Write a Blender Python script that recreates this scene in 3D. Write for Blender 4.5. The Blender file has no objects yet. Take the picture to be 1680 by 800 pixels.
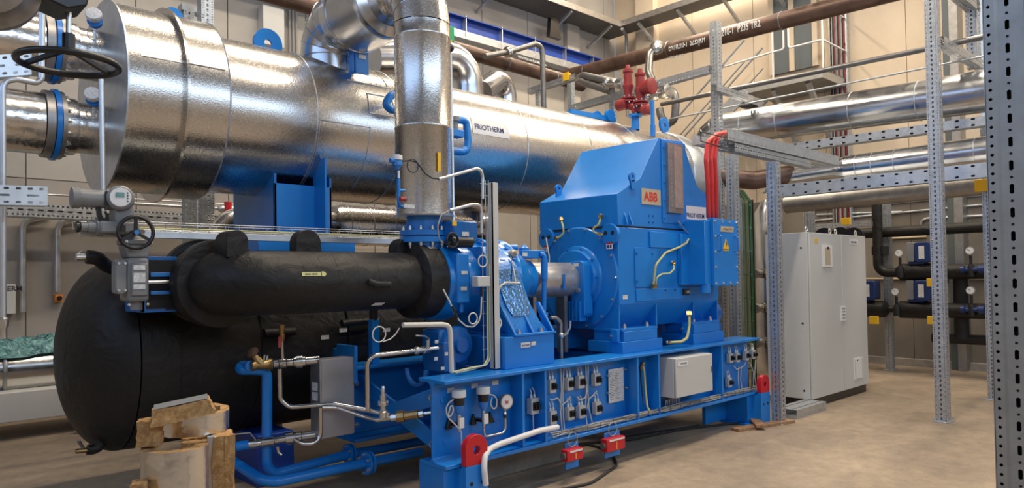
import bpy, math, random
from mathutils import Vector, Matrix
R = math.radians
random.seed(7)
C = bpy.context.scene.collection
scene = bpy.context.scene

# ---------------------------------------------------------------- camera
cam_data = bpy.data.cameras.new('camera')
cam = bpy.data.objects.new('camera', cam_data); C.objects.link(cam)
_yaw, _pit, _rol = R(46.791), R(1.299), R(-0.8148)
_f = Vector((math.cos(_yaw)*math.cos(_pit), math.sin(_yaw)*math.cos(_pit), math.sin(_pit)))
_r = Vector((math.sin(_yaw), -math.cos(_yaw), 0)); _u = _r.cross(_f)
_r2 = _r*math.cos(_rol)+_u*math.sin(_rol); _u2 = -_r*math.sin(_rol)+_u*math.cos(_rol)
m = Matrix.Identity(4)
for i in range(3):
    m[i][0] = _r2[i]; m[i][1] = _u2[i]; m[i][2] = -_f[i]
m[2][3] = 1.6
cam.matrix_world = m
cam_data.sensor_width = 36; cam_data.lens = 1170.9*36/1680
cam_data.shift_y = (427.75-400)/1680
cam_data.clip_start = 0.05; cam_data.clip_end = 200
scene.camera = cam

# ---------------------------------------------------------------- light and exposure
scene.view_settings.view_transform = 'Standard'
scene.view_settings.look = 'None'
scene.view_settings.exposure = 0.2
scene.view_settings.gamma = 1
scene.view_settings.use_curve_mapping = False
world = bpy.data.worlds.new('world'); scene.world = world
world.use_nodes = True
world.node_tree.nodes['Background'].inputs[0].default_value = (0.62, 0.74, 1.0, 1)
world.node_tree.nodes['Background'].inputs[1].default_value = 0.5

def area(name, loc, rot, sx, sy, power, col):
    l = bpy.data.lights.new(name, 'AREA'); l.shape = 'RECTANGLE'; l.size = sx; l.size_y = sy
    l.energy = power; l.color = col
    o = bpy.data.objects.new(name, l); C.objects.link(o); o.location = loc; o.rotation_euler = rot
    return o
# daylight entering through the strip windows of the two walls behind the camera
area('window_daylight', (4.5, -5.45, 5.6), (R(90), 0, 0), 15, 2.6, 330, (0.60, 0.78, 1.0))
area('window_daylight', (-4.45, 2.5, 5.2), (R(90), 0, R(-90)), 10, 2.6, 120, (0.36, 0.58, 1.0))
# warm high bay lamp rows under the ceiling
for _x, _y, _w in ((4.0, 2.2, 1.0), (4.5, 6.6, 0.75), (10.8, 3.0, 1.0), (10.6, 7.6, 0.9)):
    area('ceiling_lamp_light', (_x, _y, 8.86), (0, 0, 0), 5.0, 0.35, 350*_w, (1.0, 0.86, 0.68))
area('ceiling_lamp_light', (12.0, -0.8, 8.86), (0, 0, 0), 3.0, 0.35, 260, (1.0, 0.86, 0.68))

# ---------------------------------------------------------------- materials
MATS = {}
def nodes_of(name):
    m = bpy.data.materials.new(name); m.use_nodes = True
    nt = m.node_tree; b = nt.nodes['Principled BSDF']
    return m, nt, b
def tex(nt, kind, scale, vec='Object', **kw):
    tc = nt.nodes.new('ShaderNodeTexCoord')
    n = nt.nodes.new(kind)
    if 'Scale' in n.inputs: n.inputs['Scale'].default_value = scale
    for k, v in kw.items():
        n.inputs[k].default_value = v
    nt.links.new(tc.outputs[vec], n.inputs['Vector'])
    return n
def ramp(nt, src, stops):
    r = nt.nodes.new('ShaderNodeValToRGB')
    e = r.color_ramp.elements
    while len(e) < len(stops): e.new(0.5)
    for i, (p, c) in enumerate(stops):
        e[i].position = p; e[i].color = (*c, 1) if len(c) == 3 else c
    nt.links.new(src, r.inputs['Fac']); return r
def bump(nt, b, src, strength, dist=0.01):
    n = nt.nodes.new('ShaderNodeBump'); n.inputs['Strength'].default_value = strength
    n.inputs['Distance'].default_value = dist
    nt.links.new(src, n.inputs['Height']); nt.links.new(n.outputs['Normal'], b.inputs['Normal'])
def mat(name, col, rough=0.5, metal=0.0, var=0.0, vscale=3.0, bmp=0.0, bscale=30.0, bdist=0.004, spec=None, coat=0.0, emit=None, estr=1.0, rvar=0.0):
    m, nt, b = nodes_of(name)
    b.inputs['Base Color'].default_value = (*col, 1)
    b.inputs['Roughness'].default_value = rough
    b.inputs['Metallic'].default_value = metal
    if spec is not None: b.inputs['Specular IOR Level'].default_value = spec
    if coat: b.inputs['Coat Weight'].default_value = coat; b.inputs['Coat Roughness'].default_value = 0.15
    if emit:
        b.inputs['Emission Color'].default_value = (*emit, 1); b.inputs['Emission Strength'].default_value = estr
    n = tex(nt, 'ShaderNodeTexNoise', vscale, Detail=5.0, Roughness=0.6)
    lo = tuple(c*(1-var) for c in col); hi = tuple(min(1, c*(1+var)) for c in col)
    rp = ramp(nt, n.outputs['Fac'], [(0.3, lo), (0.7, hi)])
    nt.links.new(rp.outputs['Color'], b.inputs['Base Color'])
    if rvar:
        r2 = ramp(nt, n.outputs['Fac'], [(0.3, (max(0.03, rough-rvar),)*3), (0.7, (min(1, rough+rvar),)*3)])
        nt.links.new(r2.outputs['Color'], b.inputs['Roughness'])
    if bmp:
        n2 = tex(nt, 'ShaderNodeTexNoise', bscale, Detail=3.0)
        bump(nt, b, n2.outputs['Fac'], bmp, bdist)
    MATS[name] = m; return m

BLUE = mat('blue_paint', (0.006, 0.20, 0.64), 0.36, 0, 0.10, 2.0, 0.05, 60, coat=0.25)
BLUE_D = mat('dark_blue_paint', (0.006, 0.12, 0.42), 0.3, 0, 0.12, 3, coat=0.3)
BLUE_L = mat('light_blue_plastic', (0.03, 0.2, 0.6), 0.35)
NAVY = mat('navy_beam_and_saddle_shade', (0.008, 0.05, 0.32), 0.45, 0, 0.1)
RED = mat('red_paint', (0.55, 0.012, 0.02), 0.35, 0, 0.08)
REDOX = mat('oxide_red_paint', (0.28, 0.028, 0.03), 0.42, 0, 0.2, 8)
REDCAB = mat('red_cable_sheath', (0.75, 0.05, 0.045), 0.45)
BLACK = mat('black_plastic', (0.012, 0.012, 0.013), 0.35)
RUBBER = mat('black_rubber', (0.02, 0.02, 0.02), 0.6)
GREYP = mat('light_grey_enclosure_paint', (0.56, 0.56, 0.54), 0.38, 0, 0.03, 1.5, 0.03, 200)
GREYD = mat('grey_valve_paint', (0.21, 0.215, 0.22), 0.4, 0, 0.08, 6)
WHITE = mat('white_plastic', (0.75, 0.75, 0.74), 0.4)
LABEL = mat('white_label', (0.62, 0.63, 0.64), 0.45, 0, 0.25, 60)
IVORY = mat('ivory_cable_sheath', (0.62, 0.61, 0.57), 0.5)
GCAB = mat('grey_cable_sheath', (0.33, 0.33, 0.32), 0.5)
YELLOW = mat('yellow_plastic', (0.85, 0.5, 0.02), 0.45)
YGRN = mat('yellow_green_earth_cable', (0.56, 0.54, 0.22), 0.45)
GREEN = mat('green_plastic', (0.02, 0.42, 0.16), 0.5)
GREENC = mat('dull_green_cable_sheath', (0.05, 0.17, 0.07), 0.5)
ORANGE = mat('orange_plastic', (0.75, 0.26, 0.04), 0.5)
STEEL = mat('stainless_steel', (0.62, 0.60, 0.57), 0.24, 1, 0.08, 6, rvar=0.08)
STEELD = mat('dull_steel', (0.36, 0.35, 0.34), 0.45, 0.9, 0.15, 12)
PLATED = mat('zinc_plated_steel', (0.66, 0.66, 0.64), 0.3, 0.9, 0.1, 14)
BRASS = mat('brass', (0.36, 0.235, 0.10), 0.35, 0.9, 0.15, 20)
HXS = mat('brushed_exchanger_steel', (0.50, 0.465, 0.44), 0.45, 0.6, 0.12, 3)
WOODR = None
CONC = mat('grey_concrete_block', (0.30, 0.27, 0.235), 0.85, 0, 0.2, 6, 0.3, 40)
DARK = mat('dark_recess', (0.01, 0.01, 0.012), 0.8)
RUST = mat('mill_scale_brown_pipe', (0.115, 0.068, 0.05), 0.42, 0.35, 0.45, 5, 0.08, 50, rvar=0.12)
STEELP = mat('raw_grey_steel_pipe', (0.22, 0.215, 0.21), 0.38, 0.8, 0.2, 9)
CHALK = mat('white_marking_paint', (0.7, 0.7, 0.68), 0.7)
PRINT = mat('dark_blue_print', (0.01, 0.015, 0.12), 0.5)
PRINTR = mat('red_print', (0.62, 0.03, 0.015), 0.5)
PRINTK = mat('black_print', (0.02, 0.02, 0.02), 0.6)
BEIGE = mat('beige_metal_plate', (0.55, 0.46, 0.32), 0.45, 0.2, 0.06)
DOORG = mat('dark_grey_door_leaf', (0.10, 0.12, 0.13), 0.5)
GLASSY = mat('display_glass', (0.12, 0.25, 0.22), 0.1)
TARP = None

def metal_jacket(name, col, rough, vs, bs, bstr, seam=False):
    m, nt, b = nodes_of(name)
    b.inputs['Metallic'].default_value = 1
    v = tex(nt, 'ShaderNodeTexVoronoi', vs)
    rp = ramp(nt, v.outputs['Color'], [(0.0, tuple(c*0.90 for c in col)), (1.0, tuple(min(1, c*1.06) for c in col))])
    nt.links.new(rp.outputs['Color'], b.inputs['Base Color'])
    r2 = ramp(nt, v.outputs['Color'], [(0.0, (rough-0.04,)*3), (1.0, (rough+0.05,)*3)])
    nt.links.new(r2.outputs['Color'], b.inputs['Roughness'])
    n2 = tex(nt, 'ShaderNodeTexNoise', bs, Detail=2.0)
    bump(nt, b, n2.outputs['Fac'], bstr, 0.004)
    MATS[name] = m; return m
JACKET = metal_jacket('embossed_metal_jacketing', (0.66, 0.635, 0.60), 0.24, 130, 85, 0.22)
DUCT = metal_jacket('smooth_metal_jacketing', (0.60, 0.61, 0.63), 0.22, 8, 2, 0.03)
FOIL = metal_jacket('crumpled_aluminium_foil', (0.78, 0.76, 0.73), 0.22, 14, 16, 1.0)
GALV = mat('galvanised_strut', (0.50, 0.53, 0.56), 0.42, 0.75, 0.16, 18, 0.1, 40)
GALVB = mat('bright_galvanised_sheet', (0.60, 0.63, 0.66), 0.35, 0.8, 0.12, 10)
GALVN = mat('plain_galvanised_profile', (0.40, 0.40, 0.38), 0.45, 0.55, 0.12, 14)
GUARD = mat('pale_aluminium_guard', (0.56, 0.53, 0.49), 0.38, 0.8, 0.15, 14, 0.3, 25)

def insulation():
    m, nt, b = nodes_of('black_foam_insulation')
    n = tex(nt, 'ShaderNodeTexNoise', 1.6, Detail=6.0)
    rp = ramp(nt, n.outputs['Fac'], [(0.3, (0.007, 0.0065, 0.0065)), (0.75, (0.021, 0.019, 0.018))])
    nt.links.new(rp.outputs['Color'], b.inputs['Base Color'])
    b.inputs['Roughness'].default_value = 0.5; b.inputs['Specular IOR Level'].default_value = 0.35
    w = tex(nt, 'ShaderNodeTexNoise', 7, Detail=5.0, Distortion=0.7)
    bump(nt, b, w.outputs['Fac'], 0.5, 0.03)
    MATS['foam'] = m; return m
FOAM = insulation()

def wool():
    m, nt, b = nodes_of('brown_mineral_wool')
    w = tex(nt, 'ShaderNodeTexNoise', 22, Detail=8.0, Roughness=0.75, Distortion=1.5)
    rp = ramp(nt, w.outputs['Fac'], [(0.25, (0.26, 0.12, 0.04)), (0.5, (0.60, 0.34, 0.13)), (0.75, (0.88, 0.62, 0.31))])
    nt.links.new(rp.outputs['Color'], b.inputs['Base Color'])
    b.inputs['Roughness'].default_value = 0.95
    bump(nt, b, w.outputs['Fac'], 0.9, 0.02)
    return m
WOOL = wool()
def wood():
    m, nt, b = nodes_of('raw_pine_board')
    w = tex(nt, 'ShaderNodeTexNoise', 9, Detail=6.0, Distortion=2.0)
    rp = ramp(nt, w.outputs['Fac'], [(0.3, (0.19, 0.10, 0.05)), (0.7, (0.42, 0.25, 0.13))])
    nt.links.new(rp.outputs['Color'], b.inputs['Base Color'])
    b.inputs['Roughness'].default_value = 0.7
    bump(nt, b, w.outputs['Fac'], 0.3)
    return m
WOODR = wood()
def tarp():
    m, nt, b = nodes_of('translucent_teal_film')
    w = tex(nt, 'ShaderNodeTexNoise', 9, Detail=5.0, Distortion=2.5)
    rp = ramp(nt, w.outputs['Fac'], [(0.35, (0.02, 0.09, 0.10)), (0.6, (0.16, 0.36, 0.36)), (0.75, (0.5, 0.68, 0.68))])
    nt.links.new(rp.outputs['Color'], b.inputs['Base Color'])
    b.inputs['Roughness'].default_value = 0.15
    bump(nt, b, w.outputs['Fac'], 1.0, 0.04)
    return m
TARP = tarp()

def floor_mat():
    m, nt, b = nodes_of('dusty_concrete_floor')
    n = tex(nt, 'ShaderNodeTexNoise', 0.9, Detail=9.0, Roughness=0.7)
    rp = ramp(nt, n.outputs['Fac'], [(0.25, (0.23, 0.185, 0.145)), (0.5, (0.33, 0.26, 0.19)), (0.75, (0.42, 0.33, 0.235))])
    n2 = tex(nt, 'ShaderNodeTexNoise', 9, Detail=6.0, Roughness=0.7)
    rp2 = ramp(nt, n2.outputs['Fac'], [(0.3, (0.78, 0.78, 0.80)), (0.7, (1.12, 1.1, 1.06))])
    mx = nt.nodes.new('ShaderNodeMixRGB'); mx.blend_type = 'MULTIPLY'; mx.inputs[0].default_value = 1
    nt.links.new(rp.outputs['Color'], mx.inputs[1]); nt.links.new(rp2.outputs['Color'], mx.inputs[2])
    n3 = tex(nt, 'ShaderNodeTexNoise', 45, Detail=2.0)
    rp3 = ramp(nt, n3.outputs['Fac'], [(0.26, (0.45, 0.42, 0.4)), (0.32, (1, 1, 1))])
    mx2 = nt.nodes.new('ShaderNodeMixRGB'); mx2.blend_type = 'MULTIPLY'; mx2.inputs[0].default_value = 0.8
    nt.links.new(mx.outputs[0], mx2.inputs[1]); nt.links.new(rp3.outputs['Color'], mx2.inputs[2])
    nt.links.new(mx2.outputs[0], b.inputs['Base Color'])
    r2 = ramp(nt, n.outputs['Fac'], [(0.3, (0.42,)*3), (0.7, (0.72,)*3)])
    nt.links.new(r2.outputs['Color'], b.inputs['Roughness'])
    bump(nt, b, n2.outputs['Fac'], 0.12, 0.01)
    return m
FLOOR = floor_mat()
def wall_mat(name, c1, c2, rough=0.85):
    m, nt, b = nodes_of(name)
    n = tex(nt, 'ShaderNodeTexNoise', 0.9, Detail=8.0, Roughness=0.6)
    rp = ramp(nt, n.outputs['Fac'], [(0.3, c1), (0.7, c2)])
    nt.links.new(rp.outputs['Color'], b.inputs['Base Color'])
    b.inputs['Roughness'].default_value = rough
    n2 = tex(nt, 'ShaderNodeTexNoise', 25, Detail=4.0)
    bump(nt, b, n2.outputs['Fac'], 0.12, 0.01)
    return m
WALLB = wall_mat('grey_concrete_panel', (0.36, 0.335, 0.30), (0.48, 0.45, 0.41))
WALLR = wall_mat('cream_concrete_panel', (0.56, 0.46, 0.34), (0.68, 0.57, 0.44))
WALLD = wall_mat('shade_darkened_lower_panel', (0.15, 0.13, 0.11), (0.24, 0.21, 0.175), 0.42)  # shade on the lower right wall is put into this darker panel colour
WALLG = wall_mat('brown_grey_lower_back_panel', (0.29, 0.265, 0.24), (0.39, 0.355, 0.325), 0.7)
CEIL = wall_mat('grey_ceiling', (0.22, 0.22, 0.22), (0.3, 0.3, 0.3))
def grating():
    m, nt, b = nodes_of('steel_grating')
    b.inputs['Metallic'].default_value = 0.6
    w = tex(nt, 'ShaderNodeTexBrick', 18)
    w.inputs['Color1'].default_value = (0.28, 0.28, 0.27, 1); w.inputs['Color2'].default_value = (0.24, 0.24, 0.24, 1)
    w.inputs['Mortar'].default_value = (0.05, 0.05, 0.05, 1); w.inputs['Mortar Size'].default_value = 0.05
    nt.links.new(w.outputs['Color'], b.inputs['Base Color'])
    b.inputs['Roughness'].default_value = 0.6
    return m
GRATE = grating()

# ---------------------------------------------------------------- mesh helpers
WL = {}          # world location of every object, so that children can be written in world coordinates
def V(*a): return Vector(a[0] if len(a) == 1 else a)
AX = {'x': Vector((1, 0, 0)), 'y': Vector((0, 1, 0)), 'z': Vector((0, 0, 1))}
def frame(d):
    d = Vector(d).normalized()
    up = Vector((0, 0, 1)) if abs(d.z) < 0.9 else Vector((1, 0, 0))
    a = d.cross(up).normalized(); b = d.cross(a).normalized()
    return d, a, b
class MB:
    def __init__(s): s.v = []; s.f = []; s.mi = []; s.mats = []; s.c = 0
    def use(s, m):
        if m not in s.mats: s.mats.append(m)
        s.c = s.mats.index(m); return s
    def add(s, vs, fs):
        o = len(s.v); s.v += [Vector(v) for v in vs]
        for f in fs: s.f.append([i+o for i in f]); s.mi.append(s.c)
        return s
    def box(s, x0, x1, y0, y1, z0, z1):
        v = [(x, y, z) for x in (x0, x1) for y in (y0, y1) for z in (z0, z1)]
        return s.add(v, [(0, 1, 3, 2), (4, 6, 7, 5), (0, 4, 5, 1), (2, 3, 7, 6), (0, 2, 6, 4), (1, 5, 7, 3)])
    def obox(s, c, u, v, w, a, b, d):
        c = V(c); u = V(u).normalized()*a; v = V(v).normalized()*b; w = V(w).normalized()*d
        vs = [c+u*i+v*j+w*k for i in (-1, 1) for j in (-1, 1) for k in (-1, 1)]
        return s.add(vs, [(0, 1, 3, 2), (4, 6, 7, 5), (0, 4, 5, 1), (2, 3, 7, 6), (0, 2, 6, 4), (1, 5, 7, 3)])
    def bar(s, p, q, w, h, up=(0, 0, 1)):
        p = V(p); q = V(q); d = (q-p).normalized(); up = V(up)
        if abs(d.dot(up)) > 0.98: up = Vector((1, 0, 0))
        sd = d.cross(up).normalized(); u2 = sd.cross(d)
        return s.obox((p+q)/2, d, sd, u2, (q-p).length/2, w/2, h/2)
    def cyl(s, p, q, r, r2=None, n=24, caps=True):
        p = V(p); q = V(q); r2 = r if r2 is None else r2
        return s.lathe(p, q-p, [(0, r), ((q-p).length, r2)], n, caps)
    def lathe(s, o, axis, prof, n=32, caps=True):
        o = V(o); d, a, b = frame(axis)
        vs = []
        for t, r in prof:
            for k in range(n):
                an = 2*math.pi*k/n
                vs.append(o+d*t+(a*math.cos(an)+b*math.sin(an))*max(r, 1e-5))
        fs = []
        for i in range(len(prof)-1):
            for k in range(n):
                k2 = (k+1) % n
                fs.append((i*n+k, (i+1)*n+k, (i+1)*n+k2, i*n+k2))
        if caps:
            fs.append([k for k in range(n)]); fs.append([(len(prof)-1)*n+k for k in reversed(range(n))])
        return s.add(vs, fs)
    def ring(s, o, axis, ro, ri, t, n=36):
        d = V(axis).normalized(); o = V(o)
        s.lathe(o, d, [(0, ri), (0, ro), (t, ro), (t, ri), (0, ri)], n, False); return s
    def tube(s, pts, r, fil=0.0, n=10, caps=True, seg=6):
        pts = [V(p) for p in pts]
        if fil:
            out = [pts[0]]
            for i in range(1, len(pts)-1):
                a, b, c = pts[i-1], pts[i], pts[i+1]
                u = (a-b); v = (c-b); lu, lv = u.length, v.length
                if lu < 1e-6 or lv < 1e-6: continue
                u /= lu; v /= lv
                ang = u.angle(v)
                if ang > 3.05: out.append(b); continue
                t = min(fil/math.tan(ang/2), lu*0.48, lv*0.48)
                rr = t*math.tan(ang/2)
                cen = b+(u+v).normalized()*(rr/math.sin(ang/2))
                s0 = b+u*t-cen; s1 = b+v*t-cen
                tot = s0.angle(s1)
                for k in range(seg+1):
                    w = k/seg
                    out.append(cen+(s0*math.sin((1-w)*tot)+s1*math.sin(w*tot))/math.sin(tot))
            out.append(pts[-1]); pts = out
        vs = []; fs = []
        d = (pts[1]-pts[0]).normalized(); _, a, b = frame(d)
        for i, p in enumerate(pts):
            if i == 0: t = pts[1]-pts[0]
            elif i == len(pts)-1: t = pts[-1]-pts[-2]
            else: t = (pts[i+1]-p).normalized()+(p-pts[i-1]).normalized()
            t.normalize()
            a = (a-t*a.dot(t)).normalized(); b = t.cross(a)
            k0 = 1.0
            if 0 < i < len(pts)-1:
                cs = max(0.35, t.dot((p-pts[i-1]).normalized())); k0 = 1/cs if False else 1.0
            rr = r[i] if isinstance(r, (list, tuple)) else r
            for k in range(n):
                an = 2*math.pi*k/n
                vs.append(p+(a*math.cos(an)+b*math.sin(an))*rr*k0)
        for i in range(len(pts)-1):
            for k in range(n):
                k2 = (k+1) % n
                fs.append((i*n+k, i*n+k2, (i+1)*n+k2, (i+1)*n+k))
        if caps:
            fs.append([k for k in reversed(range(n))]); fs.append([(len(pts)-1)*n+k for k in range(n)])
        return s.add(vs, fs)
    def prism(s, poly, ax, a, b):
        # poly: 2-D points in the plane normal to ax; x -> (y,z), y -> (x,z), z -> (x,y)
        def mk(p, t):
            return {'x': (t, p[0], p[1]), 'y': (p[0], t, p[1]), 'z': (p[0], p[1], t)}[ax]
        n = len(poly)
        vs = [mk(p, a) for p in poly]+[mk(p, b) for p in poly]
        fs = [list(range(n)), list(reversed(range(n, 2*n)))]
        for i in range(n):
            j = (i+1) % n; fs.append((i, i+n, j+n, j))
        return s.add(vs, fs)
    def oprism(s, pts, nrm):
        # extrude a planar 3-D polygon along vector nrm
        n = len(pts); pts = [V(p) for p in pts]; nrm = V(nrm)
        return s.add(pts+[p+nrm for p in pts], [list(range(n)), list(reversed(range(n, 2*n)))]+[(i, i+n, (i+1) % n+n, (i+1) % n) for i in range(n)])
    def sph(s, o, r, n=16, m=10, sc=(1, 1, 1)):
        o = V(o)
        prof = []
        vs = [o+Vector((0, 0, -r*sc[2]))]
        for i in range(1, m):
            ph = math.pi*i/m-math.pi/2
            for k in range(n):
                an = 2*math.pi*k/n
                vs.append(o+Vector((r*sc[0]*math.cos(ph)*math.cos(an), r*sc[1]*math.cos(ph)*math.sin(an), r*sc[2]*math.sin(ph))))
        vs.append(o+Vector((0, 0, r*sc[2]))); fs = []
        for k in range(n): fs.append((0, 1+(k+1) % n, 1+k))
        for i in range(m-2):
            for k in range(n):
                k2 = (k+1) % n; fs.append((1+i*n+k, 1+i*n+k2, 1+(i+1)*n+k2, 1+(i+1)*n+k))
        L = len(vs)-1
        for k in range(n): fs.append((L, 1+(m-2)*n+k, 1+(m-2)*n+(k+1) % n))
        return s.add(vs, fs)
    def torus(s, o, axis, R0, r, n=40, m=10, a0=0, a1=None):
        o = V(o); d, a, b = frame(axis)
        full = a1 is None; a1 = 2*math.pi if full else a1
        pts = [o+(a*math.cos(a0+(a1-a0)*k/n)+b*math.sin(a0+(a1-a0)*k/n))*R0 for k in range(n+1)]
        return s.tube(pts, r, 0, m, caps=not full)
    def bolt(s, p, axis, r=0.012, h=0.012):
        return s.lathe(p, axis, [(0, r), (h, r*0.95), (h*1.0001, r*0.55), (h*1.6, r*0.5)], 6)
    def bolts(s, o, axis, R0, n, r=0.012, h=0.012, ph=0.0):
        d, a, b = frame(axis)
        for k in range(n):
            an = 2*math.pi*(k+ph)/n
            s.bolt(V(o)+(a*math.cos(an)+b*math.sin(an))*R0, d, r, h)
        return s
    def perf(s, o, u, v, w, L, cells, th=0.0):
        """sheet of width w (along u) and length L (along v) whose cells [(u0,u1,pitch,hw,hh,off)] carry real holes"""
        o = V(o); u = V(u).normalized(); v = V(v).normalized()
        for (u0, u1, pitch, hw, hh, off) in cells:
            if pitch == 0:
                s.add([o+u*u0, o+u*u1, o+u*u1+v*L, o+u*u0+v*L], [(0, 1, 2, 3)]); continue
            n = max(1, int(L/pitch)); p = L/n; uc = (u0+u1)/2
            for i in range(n):
                a = i*p; b = a+p; vc = (a+b)/2
                outer = [(u1, vc), (u1, b), (uc, b), (u0, b), (u0, vc), (u0, a), (uc, a), (u1, a)]
                c = 0.62
                inner = [(uc+hw, vc), (uc+hw*c, vc+hh*c) if hw >= hh*0.99 else (uc+hw, vc+hh-hw*0.6), (uc, vc+hh), (uc-hw*c, vc+hh*c) if hw >= hh*0.99 else (uc-hw, vc+hh-hw*0.6),
                         (uc-hw, vc), (uc-hw*c, vc-hh*c) if hw >= hh*0.99 else (uc-hw, vc-hh+hw*0.6), (uc, vc-hh), (uc+hw*c, vc-hh*c) if hw >= hh*0.99 else (uc+hw, vc-hh+hw*0.6)]
                vs = [o+u*x+v*y for x, y in outer+inner]
                s.add(vs, [(k, (k+1) % 8, 8+(k+1) % 8, 8+k) for k in range(8)])
        return s
    def text(s, txt, size, fn, depth=0.0, cond=1.0, curved=False):
        """lettering as mesh; fn maps (x, y) of the flat text to a point"""
        cu = bpy.data.curves.new('lettering', 'FONT'); cu.body = txt; cu.size = size; cu.resolution_u = 3
        cu.offset = size*0.018
        ob = bpy.data.objects.new('lettering', cu); C.objects.link(ob)
        bpy.context.view_layer.update()
        me = ob.to_mesh()
        import bmesh
        bm = bmesh.new(); bm.from_mesh(me)
        if curved:      # slice the letters so that they follow a round surface
            for k in range(-3, 12):
                g = bm.verts[:]+bm.edges[:]+bm.faces[:]
                bmesh.ops.bisect_plane(bm, geom=g, plane_co=(0, k*size/10+.0003, 0), plane_no=(0, 1, 0))
        bm.verts.ensure_lookup_table(); bm.verts.index_update()
        vs = [fn(v.co.x*cond, v.co.y) for v in bm.verts]
        fs = [[v.index for v in f.verts] for f in bm.faces]
        bm.free()
        ob.to_mesh_clear(); bpy.data.objects.remove(ob); bpy.data.curves.remove(cu)
        return s.add(vs, fs)
    def build(s, name, m, parent=None, bev=0.0, loc=None, sharp=38, solid=0.0):
        me = bpy.data.meshes.new(name)
        if parent is not None: o0 = WL[parent.name]
        elif loc is not None: o0 = V(loc)
        else:
            xs = [v.x for v in s.v]; ys = [v.y for v in s.v]; zs = [v.z for v in s.v]
            o0 = Vector(((min(xs)+max(xs))/2, (min(ys)+max(ys))/2, min(zs)))
        me.from_pydata([v-o0 for v in s.v], [], s.f)
        mats = s.mats if s.mats else [m]
        for k in mats: me.materials.append(k)
        if s.mats:
            me.polygons.foreach_set('material_index', s.mi)
        me.polygons.foreach_set('use_smooth', [True]*len(me.polygons))
        me.update(); me.set_sharp_from_angle(angle=R(sharp))
        o = bpy.data.objects.new(name, me); C.objects.link(o)
        if parent is not None: o.parent = parent; WL[o.name] = o0.copy()
        else: o.location = o0; WL[o.name] = o0.copy()
        import bmesh
        bm = bmesh.new(); bm.from_mesh(me)
        if not solid: bmesh.ops.recalc_face_normals(bm, faces=bm.faces)
        bm.to_mesh(me); bm.free(); me.set_sharp_from_angle(angle=R(sharp))
        if bev:
            md = o.modifiers.new('bevel', 'BEVEL'); md.width = bev; md.segments = 2; md.limit_method = 'ANGLE'; md.angle_limit = R(40)
        return o
def T(name, label, cat, loc, group=None):
    o = bpy.data.objects.new(name, None); C.objects.link(o); o.location = loc; o.empty_display_size = 0.1
    o['label'] = label; o['category'] = cat
    if group: o['group'] = group
    WL[o.name] = V(loc); return o
def tag(o, label, cat, group=None, kind=None):
    if label: o['label'] = label
    if cat: o['category'] = cat
    if group: o['group'] = group
    if kind: o['kind'] = kind
    return o
def struct(o): o['kind'] = 'structure'; return o
def kids(o): return [c for c in bpy.data.objects if c.parent == o]
def dup(root, loc, label=None, group=None, rotz=None):
    mp = []
    def cp(o, par):
        c = o.copy(); C.objects.link(c)
        if par is not None: c.parent = par
        for k in kids(o): cp(k, c)
        return c
    r = cp(root, None); r.location = loc; WL[r.name] = V(loc)
    if rotz is not None: r.rotation_euler = (0, 0, rotz)
    if label: r['label'] = label
    if group: r['group'] = group
    return r
def arc_poly(cx, cy, r, a0, a1, n=14):
    return [(cx+r*math.cos(R(a0+(a1-a0)*k/n)), cy+r*math.sin(R(a0+(a1-a0)*k/n))) for k in range(n+1)]
def rrect(x0, x1, y0, y1, r, n=4):
    return arc_poly(x1-r, y1-r, r, 0, 90, n)+arc_poly(x0+r, y1-r, r, 90, 180, n)+arc_poly(x0+r, y0+r, r, 180, 270, n)+arc_poly(x1-r, y0+r, r, 270, 360, n)

def circ(o, axis, R0, n, ph=0.0):
    d, a, b = frame(axis); o = V(o)
    return [o+(a*math.cos(2*math.pi*(k+ph)/n)+b*math.sin(2*math.pi*(k+ph)/n))*R0 for k in range(n)]
BOLTM = {}
def BO(parent, pts, axis, r=.012, h=.012, m=None, name='bolt'):
    """separate bolts, each a part of its own, sharing one mesh"""
    m = m or PLATED
    key = (tuple(round(v, 4) for v in V(axis)), r, h, m.name)
    if key not in BOLTM:
        t = MB().bolt((0, 0, 0), axis, r, h)
        me = bpy.data.meshes.new('bolt'); me.from_pydata(t.v, [], t.f); me.materials.append(m); BOLTM[key] = me
    for p in pts:
        o = bpy.data.objects.new(name, BOLTM[key]); C.objects.link(o); o.parent = parent
        o.location = V(p)-WL[parent.name]

# ================================================================ THE SETTING
XW, YW, XL, YF, ZC = 13.3, 10.5, -4.6, -5.6, 9.0
struct(MB().box(XL-.3, XW+.3, YF-.3, YW+.3, -0.3, 0).build('floor', FLOOR))
struct(MB().box(XL-.3, XW+.3, YF-.3, YW+.3, ZC, ZC+.3).build('ceiling', CEIL))
# back wall: precast panels with open seams
b = MB(); x = XL
while x < XW:
    x2 = min(x+1.25, XW)
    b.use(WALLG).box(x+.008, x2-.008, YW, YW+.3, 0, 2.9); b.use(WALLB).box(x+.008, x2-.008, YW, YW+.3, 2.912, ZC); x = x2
b.box(XL, XW, YW+.03, YW+.3, 0, ZC)
struct(b.build('wall_back', WALLB))
b = MB(); y = YF
while y < YW:
    y2 = min(y+1.4, YW)
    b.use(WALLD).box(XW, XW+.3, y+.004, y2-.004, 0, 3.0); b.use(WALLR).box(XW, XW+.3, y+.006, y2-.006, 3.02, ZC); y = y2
b.box(XW+.03, XW+.3, YF, YW, 0, ZC)
struct(b.build('wall_right', WALLR))
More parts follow.
